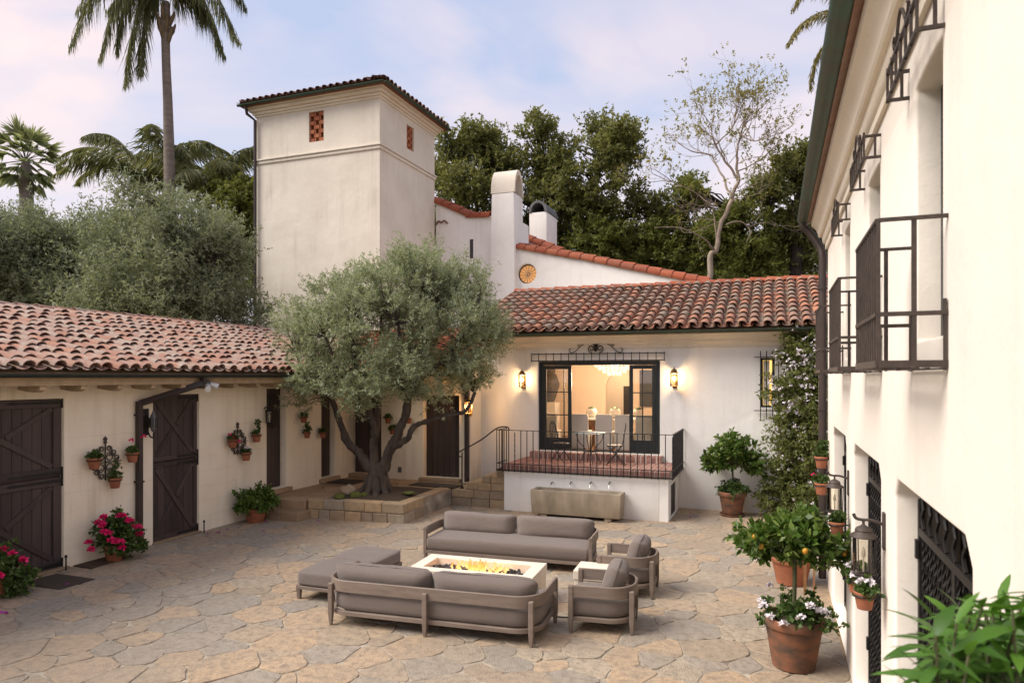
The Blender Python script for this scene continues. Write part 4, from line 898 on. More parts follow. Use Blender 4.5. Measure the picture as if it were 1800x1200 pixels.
MB().prism([(.47, 5.50), (6, 7.2), (6, 7.1), (.47, 5.425)], lambda u, v, w: V((u, w, v)), -4, 11.4).build('roof', 'tile_wing', rwg)
gutter_run(rwg, (.42, -3.5, 5.50), (.42, 11.42, 5.50), .085, 'copper_green')
MB().tube(curve([(.42, 11.3, 5.46), (.42, 11.32, 5.36), (.50, 11.33, 5.28), (.64, 11.30, 5.05), (.68, 11.27, 4.9), (.68, 11.27, 4.7)], 5)+[V((.68, 11.27, .1))], .055, 10).build('downspout', 'pipe_brown', rwg, smooth=40)
for z in (1.0, 2.6, 4.4): MB().lathe([(.066, 0), (.066, .04)], 12, (.68, 11.27, z)).build('pipe_strap', 'pipe_brown', rwg)
for k, (a, b) in enumerate(wins):
    z0, z1 = (3.30, 4.72) if k < 3 else (3.6, 4.36)
    w = MB().box(XR+.16, XR+.20, a-.02, b+.02, z0, z1+.02).build('window', 'window_glass_dark', rwg)
    MB().box(XR+.128, XR+.158, a, a+.05, z0, z1).box(XR+.128, XR+.158, b-.05, b, z0, z1).box(XR+.127, XR+.159, a+.051, b-.051, (z0+z1)/2-.015, (z0+z1)/2+.015).build('frame', 'steel_black', w)
    if k > 2: continue
    # balconet
    y0, y1, xo = a-.12, b+.06, XR-.285; zb, zt = 3.16, 3.84
    bl = MB().bar((XR, y0, zt), (xo, y0, zt), .026, .016).bar((xo, y0, zt), (xo, y1, zt), .026, .016).bar((xo, y1, zt), (XR, y1, zt), .026, .016).build('balcony', 'iron_brown', rwg)
    for z, w_ in ((zb, .034), (zb+.235, .02)):
        MB().bar((XR, y0, z), (xo, y0, z), .026, w_).bar((xo, y0, z), (xo, y1, z), .026, w_).bar((xo, y1, z), (XR, y1, z), .026, w_).build('rail', 'iron_brown', bl)
    for n_ in range(11): yy = lerp(y0, y1, n_/10); MB().bar((xo, yy, zb-.01), (xo, yy, zt), .017).build('bar', 'iron_brown', bl)
    for yy in (y0, y1):
        MB().bar((lerp(xo, XR, .52), yy, zb-.015), (lerp(xo, XR, .52), yy, zt), .02).build('bar', 'iron_brown', bl)
        MB().bar((XR-.012, yy, zb-.03), (XR-.012, yy, zb+.30), .022, .012).build('wall_plate', 'iron_brown', bl)
        MB().lathe([(.0, 0), (.022, .01), (.022, .02), (0, .03)], 8, (lerp(xo, XR, .52), yy, zb-.03)).build('boss', 'iron_brown', bl)
    for n_ in range(5): xx = lerp(xo+.03, XR-.02, n_/4); MB().bar((xx, y0, zb-.022), (xx, y1, zb-.022), .016, .008).build('floor_bar', 'iron_brown', bl)
    # iron hood over the window head
    hz0, hz1, ya, yb = 4.74, 4.90, a-.06, b+.16; xo = XR-.115
    hd = MB().bar((xo, ya, hz0), (xo, yb, hz0), .018).bar((xo, ya, hz1), (xo, yb, hz1), .018).build('window_hood', 'iron_brown', rwg)
    for yy in (ya, yb):
        for zz in (hz0, hz1): MB().bar((XR, yy, zz), (xo, yy, zz), .018).build('arm', 'iron_brown', hd)
        MB().bar((lerp(xo, XR, .65), yy, hz0), (lerp(xo, XR, .65), yy, hz1), .016).build('rung', 'iron_brown', hd)
    for n_ in range(7): yy = lerp(ya, yb, n_/6); MB().bar((xo, yy, hz0-.015), (xo, yy, hz1+.03), .014).build('rung', 'iron_brown', hd)
    ym = (ya+yb)/2
    for s in (-1, 1): MB().tube([V((xo, ym+s*p_[0], hz1+p_[1])) for p_ in ((0, .16), (.06, .13), (.13, .05), (.2, .03), (.24, .08), (.2, .10))], .009, 5).build('scroll', 'iron_brown', hd)
# gates
for k, (a, b) in enumerate(gates):
    x = XR+.15; gz = GH-.03
    gt = MB().box(x-.015, x+.015, a+.0, a+.05, .035, gz).box(x-.015, x+.015, b-.05, b, .035, gz-.1).box(x-.015, x+.015, a+.051, b-.051, gz-.33, gz-.28).box(x-.015, x+.015, a+.051, b-.051, .06, .11).box(x-.014, x+.014, (a+b)/2-.03, (a+b)/2+.03, .111, gz-.331).build('gate', 'iron', rwg)
    n = int((b-a)/.11)
    bm_ = MB()
    for q in range(40):
        an = q*1.1; c = V((0, 0, .11+q*(gz-.44)/39)); bm_.add([c+V((math.cos(an+r_*PI/2)*.0115, math.sin(an+r_*PI/2)*.0115, 0)) for r_ in range(4)], [])
    bm_.f = [(q*4+r_, q*4+(r_+1) % 4, q*4+4+(r_+1) % 4, q*4+4+r_) for q in range(39) for r_ in range(4)]
    tm_ = bm_.mesh('bar', 'iron')
    for n_ in range(1, n): inst('bar', tm_, gt, Matrix.Translation((x, lerp(a, b, n_/n), 0)))
    m = 9
    for n_ in range(m):
        yy = lerp(a+.12, b-.12, n_/(m-1)); pts = [V((x, yy+.055*math.sin(t*PI/6)*(1 if t < 7 else -.8), gz-.28+.022*t)) for t in range(13)]
        MB().tube(pts, .012, 5).build('scroll', 'iron', gt)
        MB().lathe([(0, 0), (.022, .02), (0, .06)], 6, (x, yy, gz-.10)).build('bud', 'iron', gt)
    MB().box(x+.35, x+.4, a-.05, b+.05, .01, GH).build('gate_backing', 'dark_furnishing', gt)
    for zz in (.45, GH-.45): MB().box(x-.035, x-.017, b-.06, b-.012, zz-.06, zz+.06).build('hinge', 'iron', gt)
    MB().box(XR-.02, XR+.6, a-.0, b+.0, -.02, .012).build('threshold', 'landing_stone', rwg)

# ------------------------------------------------------------ lanterns and lamps
def lantern_geo(root, c, s, lit=False, n=6, mat='iron'):
    """c: centre of the glass body base; s: scale (body height s)"""
    c = V(c); r = s*.31
    MB().lathe([(r*.25, -.16*s), (r*.5, -.12*s), (r*.35, -.07*s), (r*1.0, -.04*s), (r*1.12, 0), (r*.9, .02*s)], 14, c).build('base', mat, root, smooth=35)
    MB().lathe([(r*1.12, s), (r*1.18, 1.02*s), (r*1.12, 1.06*s), (r*.78, 1.13*s), (r*.72, 1.17*s), (r*.76, 1.20*s), (r*.6, 1.27*s), (r*.3, 1.32*s), (r*.12, 1.36*s), (r*.12, 1.46*s), (r*.02, 1.5*s)], 14, c).build('roof', mat, root, smooth=35)
    for k in range(n):
        a = 2*PI*k/n; d = V((math.cos(a)*r, math.sin(a)*r, 0)); MB().bar(c+d*.96, c+d*1.08+V((0, 0, s)), .09*r).build('post', mat, root)
    gl = MB(); m = 18
    gl.add([c+V((math.cos(2*PI*k/m)*r*.92, math.sin(2*PI*k/m)*r*.92, .02*s+zz*s*.97)) for zz in (0, 1) for k in range(m)], [(k, (k+1) % m, m+(k+1) % m, m+k) for k in range(m)]); gl.build('glass', 'glass_lamp', root, smooth=60, recalc=False)
    MB().lathe([(.08*r, .02*s), (.08*r, .4*s)], 8, c).build('candle', 'ceramic_white', root)
    b = MB().lathe([(.02*r, .4*s), (.16*r, .46*s), (.2*r, .55*s), (.09*r, .68*s), (0, .74*s)], 8, c); b.build('bulb', 'bulb' if lit else 'ceramic_white', root, smooth=50)
for (px, py, lb) in ((918, 668, 'lit iron wall lantern on white wall between olive crown and French doors'), (1185, 666, 'lit iron wall lantern on white wall between French doors and narrow barred window')):
    p = onY(px, py, YB-.14); t = thing('wall_lantern', lb, 'lantern', (p.x, YB-.14, p.z-.2))
    lantern_geo(t, (p.x, YB-.16, p.z-.16), .30, True, 6, 'sewer_brass')
    MB().box(p.x-.05, p.x+.05, YB-.02, YB+.0, p.z-.22, p.z+.1).bar((p.x, YB-.015, p.z-.18), (p.x, YB-.15, p.z-.21), .02).build('bracket', 'sewer_brass', t)
    point('wall_lantern_light', (p.x, YB-.16, p.z+.01), 13, (1, .66, .36), .05)
p = onY(823, 716, YE-.14); t = thing('wall_lantern', 'lit wall lantern beside the entry door at the olive branch', 'lantern', (p.x, YE-.14, p.z-.2))
lantern_geo(t, (p.x, YE-.16, p.z-.14), .28, True, 6, 'sewer_brass'); MB().box(p.x-.05, p.x+.05, YE-.02, YE, p.z-.22, p.z+.1).bar((p.x, YE-.015, p.z-.18), (p.x, YE-.15, p.z-.19), .02).build('bracket', 'sewer_brass', t)
point('wall_lantern_light', (p.x, YE-.16, p.z+.02), 26, (1, .56, .24), .05)
p = onY(823, 752, YE); o = MB().lathe([(.035, 0), (.045, .02), (.03, .07), (0, .09)], 10, (p.x, YE-.03, p.z-.04)).build('door_bell', 'iron'); tag(o, 'small dark bell push on the wall under the entry lantern', 'bell')
# caged lamp and bracket lamp on the stable wall
p = onX(258, 742, XL); t = thing('caged_lamp', 'caged bulkhead wall lamp between downspout and Dutch door', 'wall lamp', (XL, p.y, p.z))
MB().box(XL, XL+.03, p.y-.12, p.y+.02, p.z-.23, p.z+.25).build('backplate', 'iron', t)
MB().lathe([(.02, -.17), (.03, -.15), (.045, -.12), (.056, -.07), (.06, .06), (.05, .12), (.03, .16), (.015, .21)], 12, (XL+.16, p.y, p.z)).build('cage', 'lead', t, smooth=40)
for k in range(8): a = 2*PI*k/8; MB().bar((XL+.16+.064*math.cos(a), p.y+.064*math.sin(a), p.z-.09), (XL+.16+.064*math.cos(a), p.y+.064*math.sin(a), p.z+.09), .01).build('cage_wire', 'iron', t)
MB().tube(curve([(XL+.03, p.y, p.z-.18), (XL+.09, p.y, p.z-.26), (XL+.16, p.y, p.z-.27), (XL+.16, p.y, p.z-.2)], 4), .014, 6).build('arm', 'iron', t)
p = onX(463, 727, XL); t = thing('wall_lantern', 'unlit black bracket lantern beside the grilled dark door', 'lantern', (XL, p.y, p.z))
MB().lathe([(.05, 0), (.05, .02), (.02, .04)], 10).build('wall_plate', 'iron', t).matrix_basis = Matrix.Translation((0, 0, .12)) @ Matrix.Rotation(PI/2, 4, 'Y')
MB().tube(curve([(XL+.02, p.y, p.z+.12), (XL+.10, p.y, p.z+.16), (XL+.16, p.y, p.z+.18)], 4), .013, 6).build('arm', 'iron', t); lantern_geo(t, (XL+.16, p.y, p.z-.19), .25)
# security light under the stable eave
p = V((-10.2, 10.35, 2.95)); t = thing('security_light', 'white twin-head security light under the stable eave by the downspout', 'security light', p)
for d in ((-.05, -.10), (.07, .10)):
    q = p+V((.08, d[1], d[0]*.4-.02)); MB().tube([p, p.lerp(q, .5)], .02, 6).build('arm', 'white_plastic', t); MB().tube([p.lerp(q, .4), q+V((.06, d[1]*.3, -.05))], [.045, .06], 10).build('lamp_head', 'white_plastic', t, smooth=40)
MB().lathe([(.06, 0), (.06, .05), (.03, .09)], 12, p).build('mount', 'lead', t)
# lanterns on the right wing
for (Y, zc, lb) in ((5.58, 2.02, 'large black hanging lantern on arm between the nearest gates above the flower pots'), (8.12, 2.00, 'black hanging lantern on arm beside the farther gate, by the vine')):
    t = thing('hanging_lantern', lb, 'lantern', (XR, Y, zc))
    MB().box(XR-.018, XR, Y-.035, Y+.035, zc-.16, zc+.11).build('wall_plate', 'iron_brown', t, bevel=.01)
    MB().tube(curve([(XR-.01, Y, zc+.02), (XR-.09, Y, zc+.045), (XR-.15, Y, zc+.045), (XR-.19, Y, zc+.055), (XR-.205, Y, zc+.085)], 4), .012, 6).build('arm', 'iron_brown', t, smooth=40)
    lantern_geo(t, (XR-.14, Y, zc-.335), .255, False, 6, 'iron_brown')

# ------------------------------------------------------------ furniture
def band(root, name, mat, w, d, rc, z0, z1, t, n=9, inset=0):
    """wooden band that follows three sides of the seat: open towards local -y"""
    def path(o):
        hw, yb, yf = w/2-o, d/2-o, -d/2; r_ = rc-o; pts = [(-hw, yf), (-hw, yb-r_)]
        pts += [(-hw+r_-r_*math.cos(PI/2*k/n), yb-r_+r_*math.sin(PI/2*k/n)) for k in range(1, n+1)]
        pts += [(hw-r_+r_*math.sin(PI/2*k/n), yb-r_+r_*math.cos(PI/2*k/n)) for k in range(n+1)]
        return pts+[(hw, yf)]
    a, b = path(inset), path(inset+t); m = len(a); mb = MB()
    mb.v = [(*p, z) for q in (a, b) for z in (z0, z1) for p in q]
    # 0..m-1 outer low, m..2m-1 outer high, 2m inner low, 3m inner high
    for i in range(m-1):
        for (p, q) in ((0, m), (3*m, 2*m), (m, 3*m), (2*m, 0)): mb.f.append((p+i, p+i+1, q+i+1, q+i))
    mb.f += [(0, m, 3*m, 2*m), (m-1, 3*m-1, 4*m-1, 2*m-1)]
    return mb.build(name, mat, root, smooth=35, bevel=.006, seg=1, ang=60)
def cushion(root, name, sx, sy, sz, M, puff=.03, e=5.0, seam=True, crown=.0, wr=.006, seed=0, pil=False):
    """soft box: superellipsoid with puffed faces and slight creases"""
    bm = bmesh.new(); bmesh.ops.create_cube(bm, size=2); bmesh.ops.subdivide_edges(bm, edges=bm.edges, cuts=13, use_grid_fill=True)
    for v in bm.verts:
        x, y, z = v.co; k = (abs(x)**e+abs(y)**e+abs(z)**e)**(-1/e); ux, uy, uz = x*k, y*k, z*k
        pz = 1+puff*(1-x*x)*(1-y*y)*4
        if pil:
            k2 = (abs(x)**10+abs(z)**10)**(-.1) if max(abs(x), abs(z)) > .01 else 1; k2 = min(1, k2)
            tt = max(.0, (1-abs(x)**7))**.42*max(.0, (1-abs(z)**4))**.5; p = V((x*k2*sx/2*(1-.02*(1-z*z)), y*(.12+.88*tt)*sy/2, z*k2*sz/2*(1-.06*(1-x*x)*(.5 if z > 0 else 0))))
        else: p = V((ux*sx/2, uy*sy/2, uz*sz/2*pz+crown*(1-x*x)))
        nn = noise.noise(V((p.x*3.2+seed*7, p.y*3.2, p.z*3.2)))+.5*noise.noise(V((p.x*9+seed, p.y*9, p.z*9)))
        p += v.co.normalized()*nn*wr; v.co = p
    me = bpy.data.meshes.new(name); bm.to_mesh(me); bm.free(); me.materials.append(MATS['cushion']); me.polygons.foreach_set('use_smooth', [True]*len(me.polygons))
    o = bpy.data.objects.new(name, me); col.objects.link(o); o.parent = root; o.matrix_basis = M
    if pil:
        pts = []
        for k in range(56):
            a = 2*PI*k/56; c_, s_ = math.cos(a), math.sin(a); q = (abs(c_)**9+abs(s_)**9)**(-1/9); pts.append(V((c_*q*sx/2*1.004, .0, s_*q*sz/2*1.004)))
        MB().tube(pts+[pts[0]], .006, 5, cap=False).build('piping', 'cushion', smooth=60).parent = o
    return o
T = Matrix.Translation
def Rx(a): return Matrix.Rotation(a, 4, 'X')
def seat_thing(name, label, cat, w, d, nback, loc, rz, group=None, mid=True):
    t = thing(name, label, cat, (0, 0, 0)); rc = min(.34, d*.42)
    band(t, 'back_band', 'teak', w, d, rc, .43, .575, .032); band(t, 'base_rail', 'teak', w, d, rc, .135, .19, .045, inset=.02)
    MB().box(-w/2+.06, w/2-.06, -d/2, -d/2+.03, .135, .19).build('front_rail', 'teak', t, bevel=.005)
    lx, ly = w/2-.02, d/2
    spots = [(-lx, -ly+.03), (lx, -ly+.03), (-w/2+rc*.42, ly-rc*.22), (w/2-rc*.42, ly-rc*.22)]
    if mid: spots.append((0, ly-.01))
    for k, (x, y) in enumerate(spots):
        s = .030; top = .565 if k < 2 else .43
        if k >= 2 and not (mid and k == 4): x += (.03 if x > 0 else -.03); y += .03
        if k == 4: y += .018
        zt = .565 if k < 2 else .52
        mb = MB(); mb.add([(x-s*.62, y-s*.62, 0), (x+s*.62, y-s*.62, 0), (x+s*.62, y+s*.62, 0), (x-s*.62, y+s*.62, 0), (x-s, y-s, .16), (x+s, y-s, .16), (x+s, y+s, .16), (x-s, y+s, .16), (x-s, y-s, zt), (x+s, y-s, zt), (x+s, y+s, zt), (x-s, y+s, zt)],
            [(3, 2, 1, 0), (0, 1, 5, 4), (1, 2, 6, 5), (2, 3, 7, 6), (3, 0, 4, 7), (4, 5, 9, 8), (5, 6, 10, 9), (6, 7, 11, 10), (7, 4, 8, 11), (8, 9, 10, 11)]); mb.build('leg', 'teak', t, bevel=.006, seg=1)
    MB().prism([(-w/2+.07, -d/2+.02), (w/2-.07, -d/2+.02), (w/2-.07, d/2-rc), (w/2-rc, d/2-.07), (-w/2+rc, d/2-.07), (-w/2+.07, d/2-rc)], lambda u, v, q: V((u, v, q)), .15, .185).build('seat_deck', 'teak', t)
    # seat cushion: round at the back corners like the frame
    sc = MB(); outl = []; hw, yb, yf = w/2-.05, d/2-.045, -d/2-.005; r_ = rc-.03
    for (cx, cy, rr_, a0) in ((-hw+.05, yf+.05, .05, PI), (hw-.05, yf+.05, .05, 1.5*PI), (hw-r_, yb-r_, r_, 0), (-hw+r_, yb-r_, r_, PI/2)):
        for k in range(9): a = a0+PI/2*k/8; outl.append((cx+rr_*math.cos(a), cy+rr_*math.sin(a)))
    m = len(outl); prof = [(.03, .19), (.008, .21), (-.008, .26), (-.01, .33), (-.004, .375), (.012, .398), (.045, .412), (.12, .422), (.25, .428)]
    for ins, z in prof:
        for (x, y) in outl:
            dd = math.hypot(x, y); kx = max(0, abs(x)-ins)*(1 if x > 0 else -1); ky = max(0, abs(y)-ins)*(1 if y > 0 else -1); sc.v.append((kx, ky, z+.004*noise.noise(V((kx*4, ky*4, z*9)))))
    for i in range(len(prof)-1):
        for k in range(m): sc.f.append((i*m+k, i*m+(k+1) % m, (i+1)*m+(k+1) % m, (i+1)*m+k))
    sc.f += [tuple(range(m-1, -1, -1)), tuple((len(prof)-1)*m+k for k in range(m))]
    sc.build('seat_cushion', 'cushion', t, smooth=60)
    if nback == 2:
        bw = (w-.16)/2
        for s in (-1, 1): cushion(t, 'back_cushion', bw-.01, .29, .36, T((s*bw/2, d/2-.25, .548)) @ Rx(-.22), seed=s+w, wr=.017, pil=True)
    else: cushion(t, 'back_cushion', w*.66, .27, .42, T((0, d/2-.27, .575)) @ Rx(-.28), seed=3, wr=.012, pil=True)
    t.location = loc; t.rotation_euler = (0, 0, rz); tag(t, group=group); return t
s1 = seat_thing('sofa', 'taupe cushioned teak sofa seen from behind, its back to the open paving', 'sofa', 2.82, .92, 2, (-3.93, 7.80, 0), PI+R(4.5))
s2 = seat_thing('sofa', 'taupe cushioned teak sofa facing the fire table, in front of the stone trough', 'sofa', 2.86, .92, 2, (-4.12, 10.90, 0), R(3.6))
seat_thing('lounge_chair', 'taupe teak lounge chair next to the end of the sofa seen from behind', 'armchair', .80, .80, 1, (-1.98, 8.52, 0), -PI/2+R(6), None, False)
seat_thing('lounge_chair', 'taupe teak lounge chair next to the sofa in front of the trough', 'armchair', .80, .80, 1, (-1.96, 10.0, 0), -PI/2+R(2), None, False)
# ottoman bench
ot = thing('ottoman_bench', 'low taupe two-cushion ottoman bench left of the fire table', 'ottoman', (0, 0, 0))
MB().box(-.40, .40, -.80, -.755, .14, .19).box(-.40, .40, .755, .80, .14, .19).box(-.40, -.355, -.754, .754, .14, .19).box(.355, .40, -.754, .754, .14, .19).box(-.354, .354, -.754, .754, .15, .18).build('frame', 'teak', ot, bevel=.006, seg=1)
for x in (-.365, .365):
    for y in (-.765, .765): MB().add([(x-.02, y-.02, 0), (x+.02, y-.02, 0), (x+.02, y+.02, 0), (x-.02, y+.02, 0), (x-.033, y-.033, .192), (x+.033, y-.033, .192), (x+.033, y+.033, .192), (x-.033, y+.033, .192)], [(3, 2, 1, 0), (4, 5, 6, 7), (0, 1, 5, 4), (1, 2, 6, 5), (2, 3, 7, 6), (3, 0, 4, 7)]).build('leg', 'teak', ot)
for s in (-1, 1): cushion(ot, 'cushion', .82, .80, .20, T((0, s*.403, .29)), .03, 9, seed=s*4, wr=.006)
ot.location = (-5.86, 8.75, 0); ot.rotation_euler = (0, 0, R(1))
# fire table
ft = thing('fire_table', 'long pale concrete fire table with burning lava rock trough', 'fire table', (0, 0, 0)); fw, fd, fh = .89, .42, .46
tp = MB().add([(-fw, -fd, .30), (fw, -fd, .30), (fw, fd, .30), (-fw, fd, .30), (-fw, -fd, fh), (fw, -fd, fh), (fw, fd, fh), (-fw, fd, fh), (-fw+.17, -fd+.17, fh), (fw-.17, -fd+.17, fh), (fw-.17, fd-.17, fh), (-fw+.17, fd-.17, fh), (-fw+.17, -fd+.17, fh-.13), (fw-.17, -fd+.17, fh-.13), (fw-.17, fd-.17, fh-.13), (-fw+.17, fd-.17, fh-.13)],
    [(3, 2, 1, 0), (0, 1, 5, 4), (1, 2, 6, 5), (2, 3, 7, 6), (3, 0, 4, 7), (4, 5, 9, 8), (5, 6, 10, 9), (6, 7, 11, 10), (7, 4, 8, 11), (8, 9, 13, 12), (9, 10, 14, 13), (10, 11, 15, 14), (11, 8, 12, 15), (12, 13, 14, 15)]); tp.build('top', 'concrete', ft, bevel=.008)
MB().box(-fw+.012, fw-.012, -fd+.012, fd-.012, 0, .298).build('base', 'concrete', ft, bevel=.008)
for x in (-.02, .06): MB().lathe([(.022, 0), (.022, .012), (.014, .02)], 12).build('valve_key', 'steel_black', ft).matrix_basis = T((fw, x-.05, .20)) @ Matrix.Rotation(PI/2, 4, 'Y')
rocks = []
bm = bmesh.new(); bmesh.ops.create_icosphere(bm, subdivisions=1, radius=1)
for v in bm.verts: v.co *= random.uniform(.75, 1.15)
rk = bpy.data.meshes.new('lava_rock'); bm.to_mesh(rk); bm.free(); rk.materials.append(MATS['lava'])
for k in range(240):
    x, y = random.uniform(-fw+.2, fw-.2), random.uniform(-fd+.2, fd-.2); s = random.uniform(.018, .034)
    inst('lava_rock', rk, ft, T((x, y, fh-.105+random.uniform(0, .05)*(1-abs(y)*2.5))) @ Matrix.Rotation(random.uniform(0, 6), 4, V((random.random(), random.random(), .5))) @ Matrix.Diagonal((s*1.3, s, s*.8, 1)))
for k in range(44):
    x = random.gauss(0, .20); x = max(-.52, min(.52, x)); y = random.uniform(-.13, .13); h = random.uniform(.06, .17)*(1-abs(x)*.9); r_ = random.uniform(.010, .02)
    fl = MB(); m = 7; pts = [V((.012*math.sin(q*1.3+k), .012*math.cos(q*1.7+k*2), h*q/m)) for q in range(m+1)]
    fl.tube(pts, [r_*(.35+1.3*(q/m)**.5*(1-q/m)*1.6) if q < m else .001 for q in range(m+1)], 7, cap=False)
    o = fl.build('flame', 'flame', ft, smooth=60); o.matrix_basis = T((x, y, fh-.07))
ft.location = (-3.87, 8.86, 0); ft.rotation_euler = (0, 0, R(3.6))
for x in (-.3, 0, .3):
    pl_ = point('fire_light', V((-3.87+x, 8.86+x*.06, fh+.02)), 2.0, (1, .42, .12), .08)
sdt = thing('side_table', 'small square pale concrete side table between the lounge chairs', 'side table', (0, 0, 0))
MB().box(-.235, .235, -.25, .25, .335, .46).build('top', 'concrete', sdt, bevel=.008); MB().box(-.222, .222, -.237, .237, 0, .333).build('base', 'concrete', sdt, bevel=.008)
MB().box(-.18, .18, -.240, -.2375, .08, .28).build('door_panel', 'concrete', sdt)
sdt.location = (-2.34, 9.37, 0); sdt.rotation_euler = (0, 0, R(3))
tag(MB().tube(curve([(-3.0, 8.9, .012), (-2.7, 8.55, .012), (-2.35, 8.6, .014), (-2.2, 8.9, .012), (-2.3, 9.2, .012)], 6), .010, 6).build('gas_hose', 'rubber', smooth=50), 'thin black hose on the paving between fire table and lounge chair', 'hose')

# bistro set on the terrace
bt = thing('bistro_table', 'round grey-topped iron bistro table on the brick terrace', 'table', (0, 0, 0)); bx, by, bz = onY(1037, 757, 15.75).x, 15.75, 1.075
MB().lathe([(.0, .70), (.37, .70), (.385, .708), (.385, .72), (.37, .726), (0, .726)], 28).build('table_top', 'table_grey', bt, smooth=30)
for k in range(4):
    a = PI/2*k+.5; c, s = math.cos(a), math.sin(a); MB().tube(curve([(.33*c, .33*s, .70), (.27*c, .27*s, .52), (.13*c, .13*s, .36), (.14*c, .14*s, .22), (.27*c, .27*s, 0)], 4), .010, 5).build('leg', 'iron_brown', bt, smooth=40)
MB().tube([(.14*math.cos(2*PI*k/16), .14*math.sin(2*PI*k/16), .28) for k in range(17)], .008, 5).build('ring', 'iron_brown', bt)
bt.location = (bx, by, bz)
def bistro_chair(label, loc, rz):
    t = thing('bistro_chair', label, 'chair', (0, 0, 0))
    MB().lathe([(0, .435), (.185, .435), (.2, .445), (.185, .455), (0, .455)], 20).build('seat', 'iron_brown', t, smooth=30)
    for s in (-1, 1):
        MB().tube([(s*.17, -.19, 0), (s*.17, .0, .23), (s*.17, .16, .45), (s*.16, .2, .6), (s*.12, .24, .88)], .011, 5).build('leg', 'iron_brown', t); MB().tube([(s*.155, .22, 0), (s*.155, .02, .23), (s*.155, -.17, .44)], .011, 5).build('leg', 'iron_brown', t)
    MB().tube(curve([(-.12, .24, .88), (-.05, .245, .93), (0, .245, .90), (.05, .245, .93), (.12, .24, .88)], 4), .011, 5).build('crest', 'iron_brown', t)
    for x in (-.07, -.025, .025, .07): MB().tube(curve([(x*.6, .2, .5), (x*1.5, .215, .7), (x, .24, .92), (x*1.1, .245, .97)], 3), .007, 5).build('spindle', 'iron_brown', t)
    MB().bar((-.16, .2, .52), (.16, .2, .52), .016).build('back_rail', 'iron_brown', t)
    t.location = loc; t.rotation_euler = (0, 0, rz); return t
bistro_chair('iron bistro chair left of the round table, before the left glass leaf', (bx-.72, by+.05, bz), R(75)); bistro_chair('iron bistro chair right of the round table, turned towards it', (bx+.60, by-.02, bz), R(-80))

# ------------------------------------------------------------ inside the dining room
cz = onY(1080, 650, 18.6); ch = thing('chandelier', 'tiered glass drop chandelier glowing over the dining table', 'chandelier', (cz.x, 18.6, cz.z))
MB().tube([(cz.x, 18.6, cz.z+.1), (cz.x, 18.6, 4.05)], .015, 6).build('stem', 'iron', ch)
drop = MB().lathe([(0, -.085), (.03, -.06), (.026, 0), (.006, .02)], 5).mesh('drop', 'crystal_glow')
for (r_, z, n) in ((.52, .16, 26), (.42, .08, 22), (.30, .0, 16), (.17, -.07, 9)):
    MB().tube([(cz.x+r_*math.cos(2*PI*k/24), 18.6+r_*math.sin(2*PI*k/24), cz.z+z+.02) for k in range(25)], .008, 4).build('ring', 'sewer_brass', ch)
    for k in range(n): a = 2*PI*k/n; inst('drop', drop, ch, T((cz.x+r_*math.cos(a), 18.6+r_*math.sin(a), cz.z+z+random.uniform(-.01, .01))))
point('chandelier_light', (cz.x, 18.6, cz.z-.25), 150, (1, .78, .56), .2); point('chandelier_light', (cz.x, 18.6, cz.z+.28), 30, (1, .76, .54), .2)
point('hall_light', (ax0+.3, ry1+.6, 3.4), 25, (1, .72, .45), .1)
dt = thing('dining_table', 'long white-clothed dining table inside the French doors', 'table', (-3.9, 18.4, 1.24))
MB().box(-5.2, -2.3, 17.95, 18.9, 1.94, 1.99).build('table_top', 'slipcover', dt, bevel=.01); MB().box(-4.9, -4.6, 18.2, 18.6, 1.242, 1.938).box(-2.9, -2.6, 18.2, 18.6, 1.242, 1.938).build('pedestal', 'wood_warm', dt)
for k, px in enumerate((968, 1022, 1064, 1098, 1135)):
    c = onY(px, 760, 17.5); t = thing('dining_chair', 'white slipcovered dining chair seen from behind through the French doors', 'chair', (c.x, 17.5, 1.24), 0, 'slipcovered dining chairs')
    MB().prism([(-.22+.02*math.cos(q), 0) for q in (0,)]+[(.22, 0), (.23, .2), (.22, .86), (.18, .9), (-.18, .9), (-.22, .86), (-.23, .2)], lambda u, v, w: V((c.x+u, 17.32+w-.03*math.cos(u*6), 1.242+v)), 0, .07).build('back', 'slipcover', t, bevel=.015)
    MB().box(c.x-.22, c.x+.22, 17.395, 17.8, 1.245, 1.70).build('seat', 'slipcover', t, bevel=.02)
for k, (px, py) in enumerate(((1040, 720), (1081, 720), (1122, 720))):
    c = onY(px, py, 18.3); t = thing('bowl_vase', 'round white bowl vase with dark moss on the dining table', 'vase', (c.x, 18.3, 1.99), 0, 'bowl vases on the dining table')
    MB().lathe([(.06, 0), (.12, .04), (.15, .12), (.145, .19), (.11, .25), (.09, .25), (.12, .19)], 20, (c.x, 18.3, 1.991)).build('bowl', 'ceramic_white', t, smooth=50); blob('moss', 'leaf_bush', t, (0, 0, .25), (.10, .10, .05), .3, 2, k)
u = onY(966, 690, 19.6); t = thing('urn', 'tall dark faceted urn on a pale pedestal behind the left glass leaf', 'urn', (u.x, 19.6, 1.24))
MB().box(u.x-.24, u.x+.24, 19.36, 19.84, 1.242, 2.35).build('pedestal', 'ceramic_white', t)
MB().lathe([(.13, 0), (.16, .05), (.29, .45), (.30, .55), (.20, .82), (.17, .85), (.17, 1.0), (.19, 1.02), (.15, 1.02)], 18, (u.x, 19.6, 2.352)).build('jar', 'dark_urn', t, smooth=35)
p = onY(1127, 690, 20.98); t = tag(MB().box(p.x-.05, p.x+.62, 20.98, 21.06, 2.2, 3.3).build('picture_panel', 'dark_furnishing'), 'dark panel on the room wall behind the right glass leaf', 'panel')
